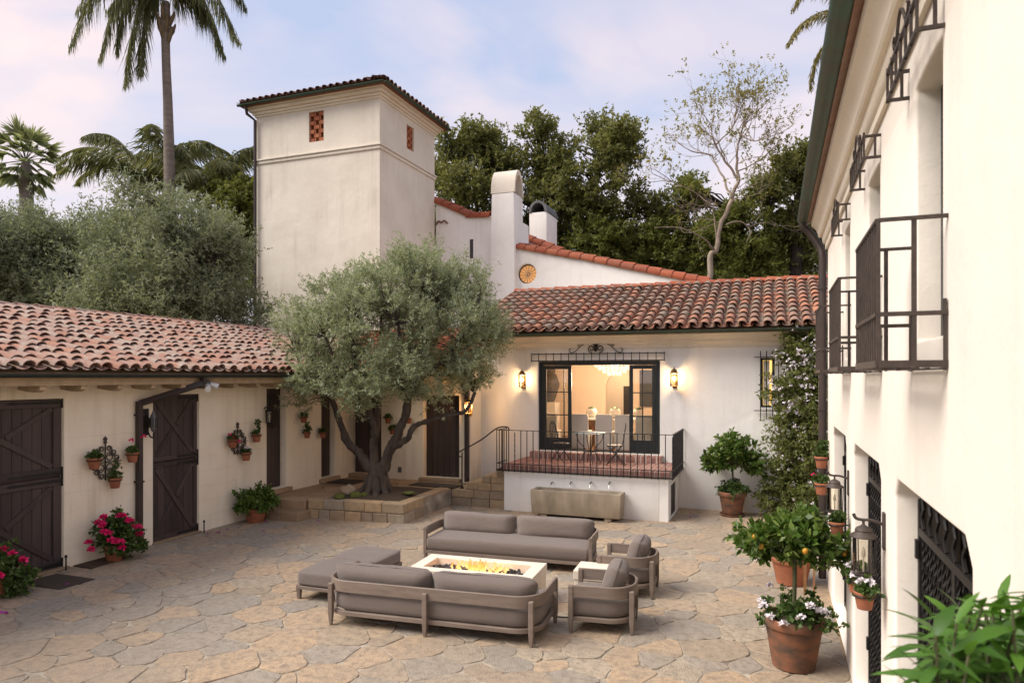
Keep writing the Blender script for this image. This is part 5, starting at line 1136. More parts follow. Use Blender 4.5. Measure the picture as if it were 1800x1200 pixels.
# ------------------------------------------------------------ vegetation builders
def npv(v): return np.array(v, dtype=float)
def foliage(centers, radii, outward, n_shoot, n_leaf, shoot, L, W, up=.5, spread=.8, droop=0.0):
    """leaves along short shoots round each clump centre -> (4n,3)"""
    k = len(centers); c = np.repeat(centers, n_shoot, 0); rr = np.repeat(radii, n_shoot)[:, None]; o = np.repeat(outward, n_shoot, 0); m = len(c)
    start = c+rng.normal(size=(m, 3))*rr*np.array([.55, .55, .42])
    d = unit(o*.7+np.array([0, 0, up])+rng.normal(size=(m, 3))*spread*.75)
    sl = shoot*rng.uniform(.5, 1.25, m)
    t = rng.uniform(0, 1, (m, n_leaf)); P = start[:, None]+d[:, None]*(t*sl[:, None])[..., None]; P[..., 2] -= droop*t*t*sl[:, None]
    D = d[:, None]*.55+rng.normal(size=(m, n_leaf, 3))*.6; D[..., 2] -= droop*.8
    return leaves(P.reshape(-1, 3), D.reshape(-1, 3), L, W)
def blobs_to_clumps(blobs, n, gap=.0, gscale=.8, bias=2.4, floor=None):
    w = npv([b[1][0]*b[1][1]*b[1][2] for b in blobs])**.67; w /= w.sum(); cs = []; os = []
    cnt = 0
    while len(cs) < n and cnt < n*20:
        cnt += 1; c, r = blobs[rng.choice(len(blobs), p=w)]; d = rng.normal(size=3); d /= np.linalg.norm(d)
        p = npv(c)+d*npv(r)*rng.uniform(0, 1)**(1/bias)
        if gap and noise.noise(V(p)*gscale) < gap*rng.uniform(-.2, 1)-.25: continue
        if floor is not None and p[2] < floor: continue
        cs.append(p); os.append(d)
    return npv(cs), npv(os)
def limb(mb, pts, r0, r1, n=7, sub=4, wob=.0):
    P = curve(pts, sub); m = len(P)-1; ph = random.uniform(0, 99)
    P = [p+V((noise.noise(p*2.1+V((ph, 0, 0))), noise.noise(p*2.1+V((0, ph, 0))), 0))*wob*(0 if i == 0 else 1) for i, p in enumerate(P)]
    mb.tube(P, [lerp(r0, r1, (i/m)**.8) for i in range(m+1)], n); return P
def tree(name, label, base, limbs, blobs, nclump, cl_r, nsh, nlf, shoot, L, W, leafm, bark, up=.5, spread=.8, droop=0.0, gap=0.0, gscale=.8, bias=2.4, twig=.018, group=None, cat='tree', wob=.06, floor=None, gnarl=0):
    t = thing(name, label, cat, base, 0, group); tb = MB(); nodes = []
    for i, (pts, r0, r1) in enumerate(limbs): nodes += limb(tb, pts, r0, r1, (22 if gnarl else 10) if i == 0 else (14 if gnarl and i < 7 else 7), 12 if gnarl and i < 7 else 4, wob)[1:]
    if gnarl:
        q_ = []
        for v in tb.v:
            p = V(v); k = V((p.x*7, p.y*7, p.z*2.2)); q_.append(tuple(p+V((noise.noise(k), noise.noise(k+V((9, 3, 1))), 0))*gnarl+V((noise.noise(p*16), noise.noise(p*16+V((5, 5, 5))), noise.noise(p*16+V((1, 9, 2)))))*gnarl*.35))
        tb.v = q_
    cs, os_ = blobs_to_clumps(blobs, nclump, gap, gscale, bias, floor)
    N = npv([tuple(p) for p in nodes])
    for c in cs:
        q = N[np.argmin(((N-c)**2).sum(1)+np.maximum(0, N[:, 2]-c[2])**2*2)]; a, b = V(q), V(c)
        m = a.lerp(b, .5)+V((random.uniform(-1, 1), random.uniform(-1, 1), random.uniform(-.2, .9)))*(b-a).length*.13
        tb.tube([a, m, b], [twig*1.6, twig, twig*.35], 4, cap=False)
    tb.build('trunk', bark, t, smooth=60, recalc=False)
    lv = foliage(cs, cl_r*rng.uniform(.6, 1.3, len(cs)), os_, nsh, nlf, shoot, L, W, up, spread, droop)
    tag(np_obj('crown', lv, 4, leafm, t), kind='stuff'); return t

# ------------------------------------------------------------ the olive
ob = gp(663, 868, .42); od = (ob-C0).length/ray(663, 868).length
op = lambda x, y, dd=0: deep(x, y, od+dd)
t_l = [([ob+V((0, 0, -.08)), op(664, 838), op(662, 812)], .27, .18),
       ([op(652, 825), op(628, 795, .1), op(608, 770, .2), op(594, 730, .3), op(575, 690, .4), op(545, 640, .5)], .12, .04),
       ([op(660, 820), op(655, 780), op(659, 755, -.1), op(640, 700, -.2), op(628, 640, -.3), op(615, 570, -.3)], .125, .035),
       ([op(658, 768, -.05), op(664, 740, .1), op(668, 690, .3), op(672, 620, .6), op(668, 540, .7)], .10, .03),
       ([op(672, 825), op(688, 785, -.1), op(706, 745, -.2), op(716, 710, -.2), op(730, 675, -.1), op(745, 610, 0), op(750, 530, 0)], .145, .035),
       ([op(690, 785, -.1), op(715, 772, -.25), op(725, 752, -.3), op(745, 742, -.3), op(785, 730, -.2), op(818, 722, -.1), op(835, 690, 0)], .09, .03),
       ([op(732, 672, -.1), op(760, 650, -.2), op(800, 610, -.3), op(835, 560, -.3)], .06, .02),
       ([op(575, 690, .4), op(540, 668, .3), op(520, 620, .2)], .05, .02),
       ([op(640, 700, -.2), op(600, 660, -.5), op(570, 590, -.6)], .05, .02),
       ([op(716, 710, -.2), op(700, 650, -.5), op(700, 570, -.7)], .06, .02)]
S = od/FPX
def ob_(x, y, rx, ry, dd=0, rd=1.3): return (tuple(op(x, y, dd)), (rx*S, rd, ry*S))
obl = [ob_(690, 560, 100, 95, 0, 1.7), ob_(800, 575, 75, 85, .1, 1.3), ob_(572, 590, 72, 68, .2, 1.2), ob_(720, 500, 75, 50, 0, 1.2), ob_(630, 530, 75, 60, .2, 1.2), ob_(600, 655, 75, 55, -.3, 1.1), ob_(690, 650, 70, 50, -.7, .9), ob_(780, 660, 75, 38, -.1, 1.0), ob_(545, 660, 35, 45, .1, .7), ob_(845, 590, 42, 70, 0, 1.0), ob_(810, 505, 50, 45, .1, .9), ob_(552, 700, 34, 30, 0, .5), ob_(625, 690, 45, 28, -.6, .5), ob_(760, 690, 40, 22, -.3, .5), ob_(840, 650, 40, 30, 0, .6), ob_(745, 470, 60, 28, .1, .8)]
ol = tree('olive_tree', 'spreading silver-green olive tree with forked trunk in the stone planter', ob, t_l, obl, 720, .17, 9, 19, .40, .088, .022, 'leaf_olive', 'bark_olive', up=.8, spread=.75, gap=.85, gscale=1.25, bias=2.6, twig=.012, wob=.03, gnarl=.055)
# root flare
fl = MB()
for k in range(9):
    a = 2*PI*k/9+.3; d = V((math.cos(a), math.sin(a), 0)); fl.tube([ob+V((0, 0, .42))+d*.16, ob+V((0, 0, .18))+d*.23, ob+V((0, 0, .02))+d*(.32+.08*(k % 2)), ob+V((0, 0, -.06))+d*.48], [.10, .10, .085, .04], 7)
fl.build('root_flare', 'bark_olive', ol, smooth=60)

# ------------------------------------------------------------ big olives behind the stable roof
for k, (x, y, d, blobs, lb) in enumerate((
    (330, 560, 21.5, [(315, 490, 95, 80), (285, 430, 65, 50), (365, 470, 50, 65), (240, 470, 75, 70), (300, 375, 40, 32), (395, 520, 32, 50), (355, 420, 38, 34), (320, 550, 95, 42), (390, 560, 42, 40), (240, 550, 70, 42)], 'broad grey-green olive behind the stable roof next to the tower'),
    (150, 560, 23, [(140, 480, 105, 75), (110, 425, 55, 42), (200, 420, 55, 45), (60, 490, 70, 60), (180, 510, 90, 55), (120, 545, 110, 42)], 'grey-green olive behind the stable roof below the arching palm fronds'),
    (10, 560, 22, [(10, 475, 80, 70), (-60, 490, 90, 80), (40, 520, 70, 50), (20, 425, 42, 32), (-20, 420, 50, 35)], 'dark grey-green olive behind the stable roof below the fan palm'))):
    s = d/FPX; P = lambda a, b, dd=0: deep(a, b, d+dd)
    b0 = P(x, y); base = V((b0.x, b0.y, 0))
    lim = [([base, P(x, y-30), P(x+5, y-70)], .32, .2)]+[([P(x, y-35), P(lerp(x, b[0], .55), lerp(y-30, b[1], .4), random.uniform(-1, 1)), P(b[0], b[1]-5, random.uniform(-1, 1))], .13, .03) for b in blobs]
    bl = [(tuple(P(b[0], b[1], random.uniform(-.8, .8))), (b[2]*s, 2.0, b[3]*s)) for b in blobs]
    tree('olive_tree', lb, base, lim, bl, 560, .32, 10, 15, .7, .14, .038, 'leaf_olive_dark', 'bark_olive', up=.6, spread=.8, gap=.75, gscale=.8, bias=3.0, twig=.015, wob=.08)
# clipped dark shrub by the tower
P = lambda a, b, dd=0: deep(a, b, 27+dd)
b0 = P(415, 420); base = V((b0.x, b0.y, 0))
tree('evergreen_tree', 'dark green rounded tree between the olives and the tower edge', base, [([base, P(415, 450), P(415, 380)], .25, .05)], [(tuple(P(415, 385)), (1.4, 1.4, 1.6)), (tuple(P(400, 430)), (1.3, 1.3, 1.5)), (tuple(P(432, 350)), (.8, 1, .6))], 190, .35, 10, 14, .35, .13, .07, 'leaf_oak_yellow', 'bark_oak', up=.3)

# ------------------------------------------------------------ palms
def frond(parent, base, out, length, rise, fall, L, W, mat, n=46, hang=.8, width=1.0, midr=.02, per=4, twist=0.0):
    """feather frond: curved rachis and hanging leaflets"""
    out = V(out).normalized(); side = out.cross(V((0, 0, 1))).normalized(); pts = []
    for k in range(n+1):
        t = k/n; pts.append(V(base)+out*length*(t-.22*t*t*max(0, fall-.3))+V((0, 0, length*(rise*t-fall*t*t)))+side*twist*length*t*t)
    C = []; D = []; LL = []
    for k in range(3, n+1):
        t = k/n; tan = (pts[k]-pts[k-1]).normalized(); prof = (math.sin(PI*min(1, t*.92+.10))**.55)
        for s in (-1, 1):
            for q in range(per):
                j = V((random.gauss(0, .16), random.gauss(0, .16), random.gauss(0, .16)))
                d = side*s*width*random.uniform(.5, 1.1)+tan*.55+V((0, 0, -hang*random.uniform(.5, 1.25)))+j
                C.append(tuple(pts[k]+tan*random.uniform(-.5, .5)*length/n)); D.append(tuple(d)); LL.append(prof)
    C, D, LL = npv(C), unit(npv(D)), npv(LL)*L*rng.uniform(.75, 1.15, len(C)); m = len(C)
    s_ = unit(np.cross(D, rng.normal(size=(m, 3))*.4+npv(tuple(out))))*W/2
    mid = C+D*(LL*.5)[:, None]; mid[:, 2] += 0; tip = C+D*LL[:, None]; tip[:, 2] -= LL*hang*.28
    vs = np.stack([C-s_*.5, C+s_*.5, mid+s_, tip, mid-s_], 1).reshape(-1, 3)
    o = np_obj('frond', vs, 5, mat, parent); MB().tube(pts[::4]+[pts[-1]], [lerp(midr, .004, i/(len(pts[::4]))) for i in range(len(pts[::4])+1)], 5).build('midrib', 'stem', o, smooth=60, recalc=False); return o
qd = 26.0; P = lambda a, b, dd=0: deep(a, b, qd+dd)
qb = P(297, 560); base = V((qb.x, qb.y, 0)); crown = P(291, 4)
qp = thing('queen_palm', 'tall slender feather palm with drooping fronds against the pale sky', 'palm', base)
tr_ = [base, P(299, 420), P(298, 300), P(295, 180), P(292, 110), P(291, 70), P(291, 45), crown]
MB().tube(tr_, [.24, .23, .20, .165, .15, .15, .19, .14], 12).build('trunk', 'bark_palm', qp, smooth=60)
for k in range(11):
    a = 2.4*k; c = P(291, 66-k*3.6); MB().tube([c+V((math.cos(a)*.10, math.sin(a)*.10, -.2)), c+V((math.cos(a)*.24, math.sin(a)*.24, .06)), c+V((math.cos(a)*.34, math.sin(a)*.34, .34))], [.09, .08, .03], 6).build('leaf_base', 'palm_fibre', qp, smooth=50)
cr = V((CS, SN, 0))                      # picture-right direction on the ground
fw_ = V((-SN, CS, 0))
def frond_path(parent, pts, L, W, mat, n=64, per=3, hang=1.25, side_w=.35, midr=.03):
    """feather frond along a drawn midrib, leaflets hanging like a curtain"""
    P_ = curve(pts, 12); m = len(P_)-1; C = []; D = []; LL = []
    for k in range(n):
        t = .10+.90*k/(n-1); i = min(m-1, int(t*m)); p = P_[i].lerp(P_[i+1], t*m-i); tan = (P_[i+1]-P_[i]).normalized(); sd = tan.cross(V((0, 0, 1)))
        sd = sd.normalized() if sd.length > .05 else cr
        for s in (-1, 1):
            for q in range(per):
                C.append(tuple(p+V((random.gauss(0, .03), random.gauss(0, .03), random.gauss(0, .03))))); D.append(tuple(sd*s*side_w*random.uniform(.2, 1.4)+tan*random.uniform(.1, .55)+V((random.gauss(0, .12), random.gauss(0, .12), -hang*random.uniform(.5, 1.2))))); LL.append(math.sin(PI*min(1, .18+t*.80))**.6)
    C, D, LL = npv(C), unit(npv(D)), npv(LL)*L*rng.uniform(.55, 1.15, len(C)); mm = len(C)
    s_ = unit(np.cross(D, rng.normal(size=(mm, 3))))*W/2
    mid = C+D*(LL*.5)[:, None]; tip = C+D*LL[:, None]; tip[:, 2] -= LL*.15
    o = np_obj('frond', np.stack([C-s_*.4, C+s_*.4, mid+s_, tip, mid-s_], 1).reshape(-1, 3), 5, mat, parent)
    MB().tube(P_[::3]+[P_[-1]], [lerp(midr, .006, i/len(P_[::3])) for i in range(len(P_[::3])+1)], 5).build('midrib', 'stem', o, smooth=60, recalc=False); return o
random.seed(17)
for pts in (((286, -8), (232, -72), (165, -15), (122, 85)), ((286, -6), (245, -50), (200, 15), (175, 105)), ((287, 0), (258, -28), (232, 60), (222, 150)), ((288, 4), (264, -4), (252, 60), (246, 130)), ((288, -10), (250, -95), (185, -65), (135, 20)), ((287, -4), (252, -40), (215, 20), (205, 90)), ((288, -6), (262, -60), (222, -30), (190, 20)),
            ((297, -6), (332, -60), (380, -10), (420, 75)), ((297, -4), (330, -32), (368, 20), (395, 100)), ((299, -10), (350, -85), (400, -52), (432, 15)), ((296, -4), (322, -30), (350, 0), (362, 30)), ((292, -15), (275, -120), (225, -160), (170, -130)), ((296, -15), (320, -120), (370, -150), (420, -110)), ((294, -15), (300, -130), (310, -190), (330, -210))):
    dz = random.uniform(-1.3, 1.3); frond_path(qp, [P(px, py, dz*i/3) for i, (px, py) in enumerate(pts)], 1.35, .028, 'leaf_palm')
# arching fan of the lower feather palms
def feather_palm(name, label, x, y, d, n, ln, up, seed):
    random.seed(seed); P = lambda a, b, dd=0: deep(a, b, d+dd); b0 = P(x, y+150); base = V((b0.x, b0.y, 0)); c = P(x, y)
    t = thing(name, label, 'palm', base); MB().tube([base, P(x+2, y+90), c], [.22, .18, .13], 10).build('trunk', 'bark_palm', t, smooth=60)
    for k in range(n):
        a = 2*PI*k/n+random.uniform(-.2, .2); dd = cr*math.cos(a)*1.15+fw_*math.sin(a)*.8; lv = random.uniform(0, 1)
        frond(t, c, dd, ln*random.uniform(.8, 1.15), lerp(.7, up, lv), lerp(.85, 1.0, lv), .85, .05, 'leaf_palm', 56, .75, .75, .035, 2)
    return t
feather_palm('feather_palm', 'arching feather palm with broad fronds left of the tall palm trunk', 258, 315, 29, 15, 3.9, 1.75, 3)
feather_palm('feather_palm', 'arching feather palm crowding between tall palm trunk and tower', 365, 335, 28, 15, 3.1, 1.75, 5)
P = lambda a, b, dd=0: deep(a, b, 40+dd); b0 = P(46, 560); base = V((b0.x, b0.y, 0)); c = P(45, 282)
fp = thing('fan_palm', 'fan palm with stubby trunk rising behind the left olives', 'palm', base)
MB().tube([base, P(47, 380), P(46, 320), c], [.36, .34, .38, .2], 12).build('trunk', 'bark_palm', fp, smooth=60)
random.seed(11)
for k in range(30):
    a = 2.399*k; el = lerp(1.3, -1.1, k/29); d = (cr*math.cos(a)+fw_*math.sin(a))*math.cos(el)+V((0, 0, math.sin(el))); q = c+d*random.uniform(1.0, 1.5)
    sd_ = d.cross(V((.1, .2, 1))).normalized(); up_ = sd_.cross(d).normalized(); C = []; D = []
    for j in range(26): an = lerp(-1.35, 1.35, j/25); C.append(tuple(q)); D.append(tuple(d*math.cos(an)+sd_*math.sin(an)+up_*.12*math.cos(an*2)+V((0, 0, -.35))))
    o = np_obj('frond', leaves(npv(C), npv(D), .95, .17), 4, 'leaf_fanpalm', fp); MB().tube([c, q], [.03, .015], 5).build('stalk', 'stem', o)
# palm beyond the right wing
P = lambda a, b, dd=0: deep(a, b, 24+dd); b0 = P(1530, 600); base = V((b0.x, b0.y, 0)); c = P(1515, 62); random.seed(21)
rp = thing('feather_palm', 'palm with yellowing fronds reaching past the green gutter of the right wing', 'palm', base); MB().tube([base, P(1528, 300), c], [.24, .2, .15], 10).build('trunk', 'bark_palm', rp, smooth=60)
for pts in (((1515, 60), (1462, 20), (1412, 40), (1384, 82)), ((1515, 75), (1470, 62), (1436, 100), (1424, 160)), ((1515, 50), (1470, -15), (1420, -20), (1392, 20)), ((1515, 65), (1480, 70), (1450, 125), (1446, 180)), ((1515, 60), (1560, 10), (1610, 20), (1640, 70)), ((1515, 60), (1530, -40), (1560, -80), (1600, -80)), ((1515, 70), (1550, 60), (1580, 100), (1590, 160))):
    dz = random.uniform(-.8, .8); frond_path(rp, [P(px, py, dz*i/3) for i, (px, py) in enumerate(pts)], .55, .032, 'leaf_palm_dry', 60, 3, .55, .75)

# ------------------------------------------------------------ oaks and the wood behind
random.seed(31)
def oak(name, label, x, y, d, limbs_px, blobs_px, nclump, leafm='leaf_oak', gap=.95, rd=2.0, cl=.40, L=.21, W=.10, bark='bark_oak', nsh=8, nlf=11, **kw):
    P = lambda a, b, dd=0: deep(a, b, d+dd); s = d/FPX; b0 = P(x, y); base = V((b0.x, b0.y, 0))
    lim = [([base, P(x, y-(y-limbs_px[0][1])*.5), P(*limbs_px[0][:2])], limbs_px[0][2]*1.3, limbs_px[0][2])]
    for l in limbs_px[1:]: lim.append(([P(*q[:2], (q[2] if len(q) > 2 else 0)) for q in l[0]], l[1], l[2]))
    bl = [(tuple(P(b[0], b[1], random.uniform(-1.2, 1.2))), (b[2]*s, rd, b[3]*s)) for b in blobs_px]
    return tree(name, label, base, lim, bl, nclump, cl, nsh, nlf, .55, L, W, leafm, bark, up=.45, gap=gap, gscale=.55, bias=2.2, twig=.03, cat='tree', wob=.15, **kw)
oak('oak_tree', 'large spreading dark green oak behind the chimneys', 1025, 520, 40, [(1024, 425, .45), ([(1024, 430), (1005, 390), (985, 350, 1), (960, 300, 1)], .32, .08), ([(1026, 428), (1040, 380), (1048, 330), (1060, 260)], .35, .07), ([(1030, 420), (1075, 395), (1120, 372), (1160, 350)], .25, .06), ([(1000, 380), (950, 370), (910, 350)], .2, .06), ([(1046, 340), (1090, 310), (1105, 270)], .16, .05)],
    [(1030, 290, 60, 45), (1075, 265, 48, 38), (1045, 220, 24, 22), (975, 290, 45, 45), (945, 228, 32, 14), (1090, 340, 45, 30), (1000, 350, 60, 40), (940, 335, 45, 40), (1150, 365, 45, 26), (1050, 380, 50, 25), (915, 290, 28, 28), (1110, 235, 14, 12)], 520)
oak('oak_tree', 'dark oak rising between the tower and the tall chimney', 830, 520, 41, [(830, 400, .3), ([(830, 400), (815, 340), (800, 290)], .2, .05), ([(830, 400), (850, 330), (860, 270)], .2, .05)],
    [(805, 290, 40, 40), (850, 260, 36, 30), (880, 300, 40, 40), (820, 330, 50, 30), (860, 340, 50, 30), (785, 330, 22, 30), (840, 235, 18, 10), (795, 255, 22, 18)], 340)
oak('oak_tree', 'dense dark tree beside the end of the green gutter', 1400, 560, 36, [(1400, 430, .3), ([(1400, 430), (1395, 370), (1410, 310)], .2, .05), ([(1400, 430), (1360, 400), (1350, 370)], .15, .05)],
    [(1415, 300, 40, 36), (1385, 340, 35, 30), (1430, 350, 50, 45), (1395, 400, 50, 45), (1440, 420, 50, 55), (1375, 295, 14, 10)], 360, gap=.6)
oak('oak_tree', 'yellow-green leafy tree behind the pale bare-branched tree', 1320, 600, 37, [(1320, 450, .25), ([(1320, 450), (1300, 400), (1290, 370)], .15, .05), ([(1320, 450), (1345, 400)], .15, .05)],
    [(1300, 400, 50, 38), (1350, 420, 50, 50), (1260, 420, 40, 36), (1300, 460, 70, 40), (1220, 340, 18, 22), (1345, 340, 22, 16)], 330, 'leaf_oak_yellow', gap=.5)
oak('oak_tree', 'olive-green wide tree behind the long red coping', 1180, 600, 39, [(1150, 470, .25), ([(1150, 470), (1130, 430), (1100, 415)], .15, .05), ([(1150, 470), (1180, 420), (1200, 395)], .15, .05)],
    [(1110, 430, 60, 34), (1180, 410, 55, 36), (1230, 440, 40, 40), (1170, 455, 70, 30), (1050, 425, 50, 28), (1200, 350, 30, 20)], 360, 'leaf_oak_yellow', gap=.5)
oak('oak_tree', 'low dark tree filling in behind the second chimney', 960, 600, 43, [(960, 440, .25), ([(960, 440), (930, 410), (905, 390)], .15, .05), ([(960, 440), (1000, 410)], .15, .05)],
    [(920, 390, 50, 32), (985, 400, 55, 36), (950, 430, 70, 34), (880, 380, 40, 28), (790, 390, 50, 35)], 330, gap=.5)
# pale, nearly bare tree: recursive branches with a few yellow leaves
random.seed(41)
def bare_tree():
    d = 33; P = lambda a, b, dd=0: deep(a, b, d+dd); b0 = P(1240, 560); base = V((b0.x, b0.y, 0))
    t = thing('bare_tree', 'pale bare-branched tree with sparse yellow leaves above the roof ridge', 'tree', base); tb = MB(); tips = []
    main = [([base, P(1246, 480), P(1258, 440), P(1268, 395), P(1285, 350), P(1299, 315)], .24, .13), ([P(1299, 318), P(1295, 275), P(1302, 235), P(1310, 210)], .11, .05), ([P(1296, 312), P(1278, 285), P(1258, 255), P(1248, 220)], .10, .04), ([P(1285, 348), P(1268, 305, .5), P(1250, 275, 1), P(1215, 265, 1), P(1190, 250, 1)], .09, .03), ([P(1302, 235), P(1325, 248, -.5), P(1355, 240, -1)], .06, .02), ([P(1258, 440), P(1230, 415, -.6), P(1190, 400, -1), P(1150, 400, -1)], .08, .02), ([P(1276, 395), P(1300, 390), P(1318, 402), P(1312, 425)], .07, .03), ([P(1264, 430), P(1255, 380), P(1258, 350)], .06, .02), ([P(1258, 255), P(1280, 230), P(1295, 195)], .06, .02), ([P(1299, 300), P(1330, 285, .5), P(1350, 270, .5)], .05, .02), ([P(1250, 360), P(1215, 335), P(1180, 320)], .05, .02)]
    nodes = []
    for pts, r0, r1 in main: nodes += [(p, r1) for p in limb(tb, pts, r0*.66, r1*.62, 8, 6, .13)[4:]]
    def grow(p, dr, ln, r, lv):
        pts = [p]; 
        for k in range(4):
            dr = (dr+V((random.gauss(0, .22), random.gauss(0, .22), random.gauss(.06, .2)))).normalized(); pts.append(pts[-1]+dr*ln/4)
        tb.tube(pts, [lerp(r, r*.45, k/4) for k in range(5)], 4, cap=False)
        if lv == 0: tips.append((pts[-1], dr)); tips.append((pts[2], dr)); return
        for k in range(3): grow(pts[random.choice((2, 3, 4))], (dr+V((random.gauss(0, .7), random.gauss(0, .5), random.gauss(.15, .5)))).normalized(), ln*random.uniform(.5, .75), r*.5, lv-1)
    c0 = P(1280, 330)
    for k in range(105):
        p, r = random.choice(nodes)
        if p.z < P(1258, 400).z: continue
        o = (p-c0); grow(p, (V((o.x*1.3, o.y*.6, max(.0, o.z*.7))).normalized()+V((random.gauss(0, .5), random.gauss(0, .5), .2))).normalized(), random.uniform(.9, 1.9), .021, 2)
    tb.build('trunk', 'bark_pale', t, smooth=60, recalc=False)
    sel = [q for q in tips if q[0].z > P(1258, 330).z or random.random() < .3]
    cs = npv([tuple(p) for p, _ in sel]); os_ = npv([tuple(q) for _, q in sel])
    keep = rng.uniform(size=len(cs)) < .42
    tag(np_obj('crown', foliage(cs[keep], np.full(keep.sum(), .14), os_[keep], 2, 4, .25, .14, .07), 4, 'leaf_sycamore', t), kind='stuff')
bare_tree()
# hillside and the far wood
hb = MB(); nx, ny = 40, 14
for j in range(ny+1):
    for i in range(nx+1):
        x = lerp(-95, 60, i/nx); y = lerp(46, 120, j/ny); hgt = 7.5*(1-math.exp(-(y-46)/22))+noise.noise(V((x*.05, y*.05, 3)))*1.8+.018*(x+30)*(1 if x > -30 else 0)*.8; z = -.2+max(0, hgt)*min(1, (y-46)/8)
        if x < -38: z *= max(.15, 1-(-38-x)/20)
        hb.v.append((x, y, z))
hb.f = [(j*(nx+1)+i, j*(nx+1)+i+1, (j+1)*(nx+1)+i+1, (j+1)*(nx+1)+i) for j in range(ny) for i in range(nx)]
tag(hb.build('hillside', 'hill_green', smooth=60), kind='structure')
fb = []
for k in range(46):
    px = random.uniform(740, 1560); py = random.uniform(425, 500); d = random.uniform(46, 58); p = deep(px, py, d); s = d/FPX; fb.append(((p.x, p.y, p.z-.5), (random.uniform(50, 80)*s, 2.2, random.uniform(32, 52)*s)))
for k in range(26):
    px = random.uniform(-120, 470); py = random.uniform(440, 540); d = random.uniform(34, 42); p = deep(px, py, d); s = d/FPX; fb.append(((p.x, p.y, p.z), (random.uniform(50, 80)*s, 2.0, random.uniform(40, 60)*s)))
cs, os_ = blobs_to_clumps(fb, 2300, .2, .3, 2.6)
wd = np_obj('distant_wood', foliage(cs, .6*rng.uniform(.6, 1.3, len(cs)), os_, 8, 10, .6, .27, .14, .4), 4, 'leaf_oak_yellow'); tag(wd, 'dense dark green wood massed behind the houses', 'wood', kind='stuff')

# ------------------------------------------------------------ pots and potted plants
def pot(root, c, r, h, mat='terracotta', saucer=False, flute=0):
    c = V(c); z0 = .05 if saucer else .0
    if saucer: MB().lathe([(r*.72, 0), (r*.86, .01), (r*.9, .045), (r*.84, .048), (r*.8, .02)], 28, c).build('saucer', mat, root, smooth=35)
    MB().lathe([(r*.66, z0), (r*.70, z0+.01), (r*.92, h*.78), (r*.93, h*.80), (r*1.0, h*.82), (r*1.03, h*.86), (r*1.03, h*.97), (r*1.0, h), (r*.92, h), (r*.9, h*.9), (r*.02, h*.885)], 32, c).build('pot', mat, root, smooth=35)
    MB().lathe([(r*.89, h*.86), (r*.88, h*.91), (r*.5, h*.93), (0, h*.935)], 20, c).build('soil', 'soil', root, smooth=60)
def flower_head(n, r, pet=.035):
    """one round cluster of petals as a mesh builder around the origin"""
    d = unit(rng.normal(size=(n, 3))); d[:, 2] = np.abs(d[:, 2])*.8+d[:, 2]*.2; c = d*r*.55
    return leaves(c, d+rng.normal(size=(n, 3))*.5, pet, pet*.8)
def plant(root, blobs, nclump, cl, nsh, nlf, shoot, L, W, leafm, up=.5, name='foliage', droop=0.0, bias=2.4, gap=0.0):
    cs, os_ = blobs_to_clumps(blobs, nclump, gap, 3.0, bias); tag(np_obj(name, foliage(cs, np.full(len(cs), cl), os_, nsh, nlf, shoot, L, W, up, .8, droop), 4, leafm, root), kind='stuff'); return cs, os_
def flowers(root, spots, r, mat, n=40, pet=.035):
    for p in spots: o = np_obj('flower', flower_head(n, r, pet)+npv(tuple(p)), 4, mat, root)
def citrus(label, c, r, h, zc, rx, rz, npc, fruit, saucer, under, potmat='terracotta', L=.095, sh=(0, 0)):
    c = V(c); t = thing('potted_citrus', label, 'potted tree', c); pot(t, c, r, h, potmat, saucer)
    top = V((c.x+sh[0]*.3, c.y+sh[1]*.3, zc-rz*.6)); tb = MB(); tb.tube(curve([c+V((0, 0, h*.9)), c+V((.01, .0, (h+zc)*.5-.05)), top], 5), .022, 8); cs, os_ = blobs_to_clumps([((c.x+sh[0]+rx*dx, c.y+sh[1]+rx*dy, zc+rz*dz), (rx*s, rx*s, rz*s)) for dx, dy, dz, s in ((0, 0, .1, .62), (-.55, .1, -.2, .5), (.55, -.1, -.3, .5), (.15, .3, .5, .45), (-.25, -.3, .35, .45), (.4, .1, .25, .42), (-.7, 0, -.5, .3), (.75, .1, -.6, .3))], npc, .1, 3, 2.6)
    for p in cs[::2]: tb.tube([top, top.lerp(V(p), .5)+V((0, 0, .03)), V(p)], [.011, .007, .003], 4, cap=False)
    tb.build('trunk', 'stem', t, smooth=60, recalc=False)
    tag(np_obj('crown', foliage(cs, np.full(len(cs), rx*.13), os_, 4, 7, .10, L, L*.5, .35, .9), 4, 'leaf_citrus', t), kind='stuff')
    for k in range(fruit):
        a = random.uniform(PI, 2*PI) if k % 4 else random.uniform(0, PI); q = V((c.x+sh[0]+rx*.85*math.cos(a), c.y+sh[1]+rx*.85*math.sin(a), zc+random.uniform(-.75, .35)*rz))
        MB().lathe([(0, -.032), (.02, -.026), (.032, 0), (.026, .022), (.008, .034)], 10, q).build('fruit', 'orange_fruit', t, smooth=60)
    if under:
        cs2, _ = plant(t, [((c.x, c.y, c.z+h+.05), (r*1.05, r*1.05, .13)), ((c.x+r*.8, c.y-r*.2, c.z+h+.02), (r*.5, r*.5, .12)), ((c.x+.05, c.y+.1, c.z+h+.12), (.10, .10, .12))], 60, .05, 4, 6, .10, .055, .05, 'leaf_bush', .3, 'underplanting', .2)
        if under == 2: flowers(t, [V((c.x+r*1.05*math.cos(a), c.y+r*1.05*math.sin(a), c.z+h+z)) for a, z in ((3.5, .10), (3.9, .03), (4.4, .0), (3.2, .12), (5.6, .13), (5.9, .1), (4.9, .08), (2.4, .22), (5.2, .2))], .045, 'white_petal', 30, .04)
    return t
random.seed(51)
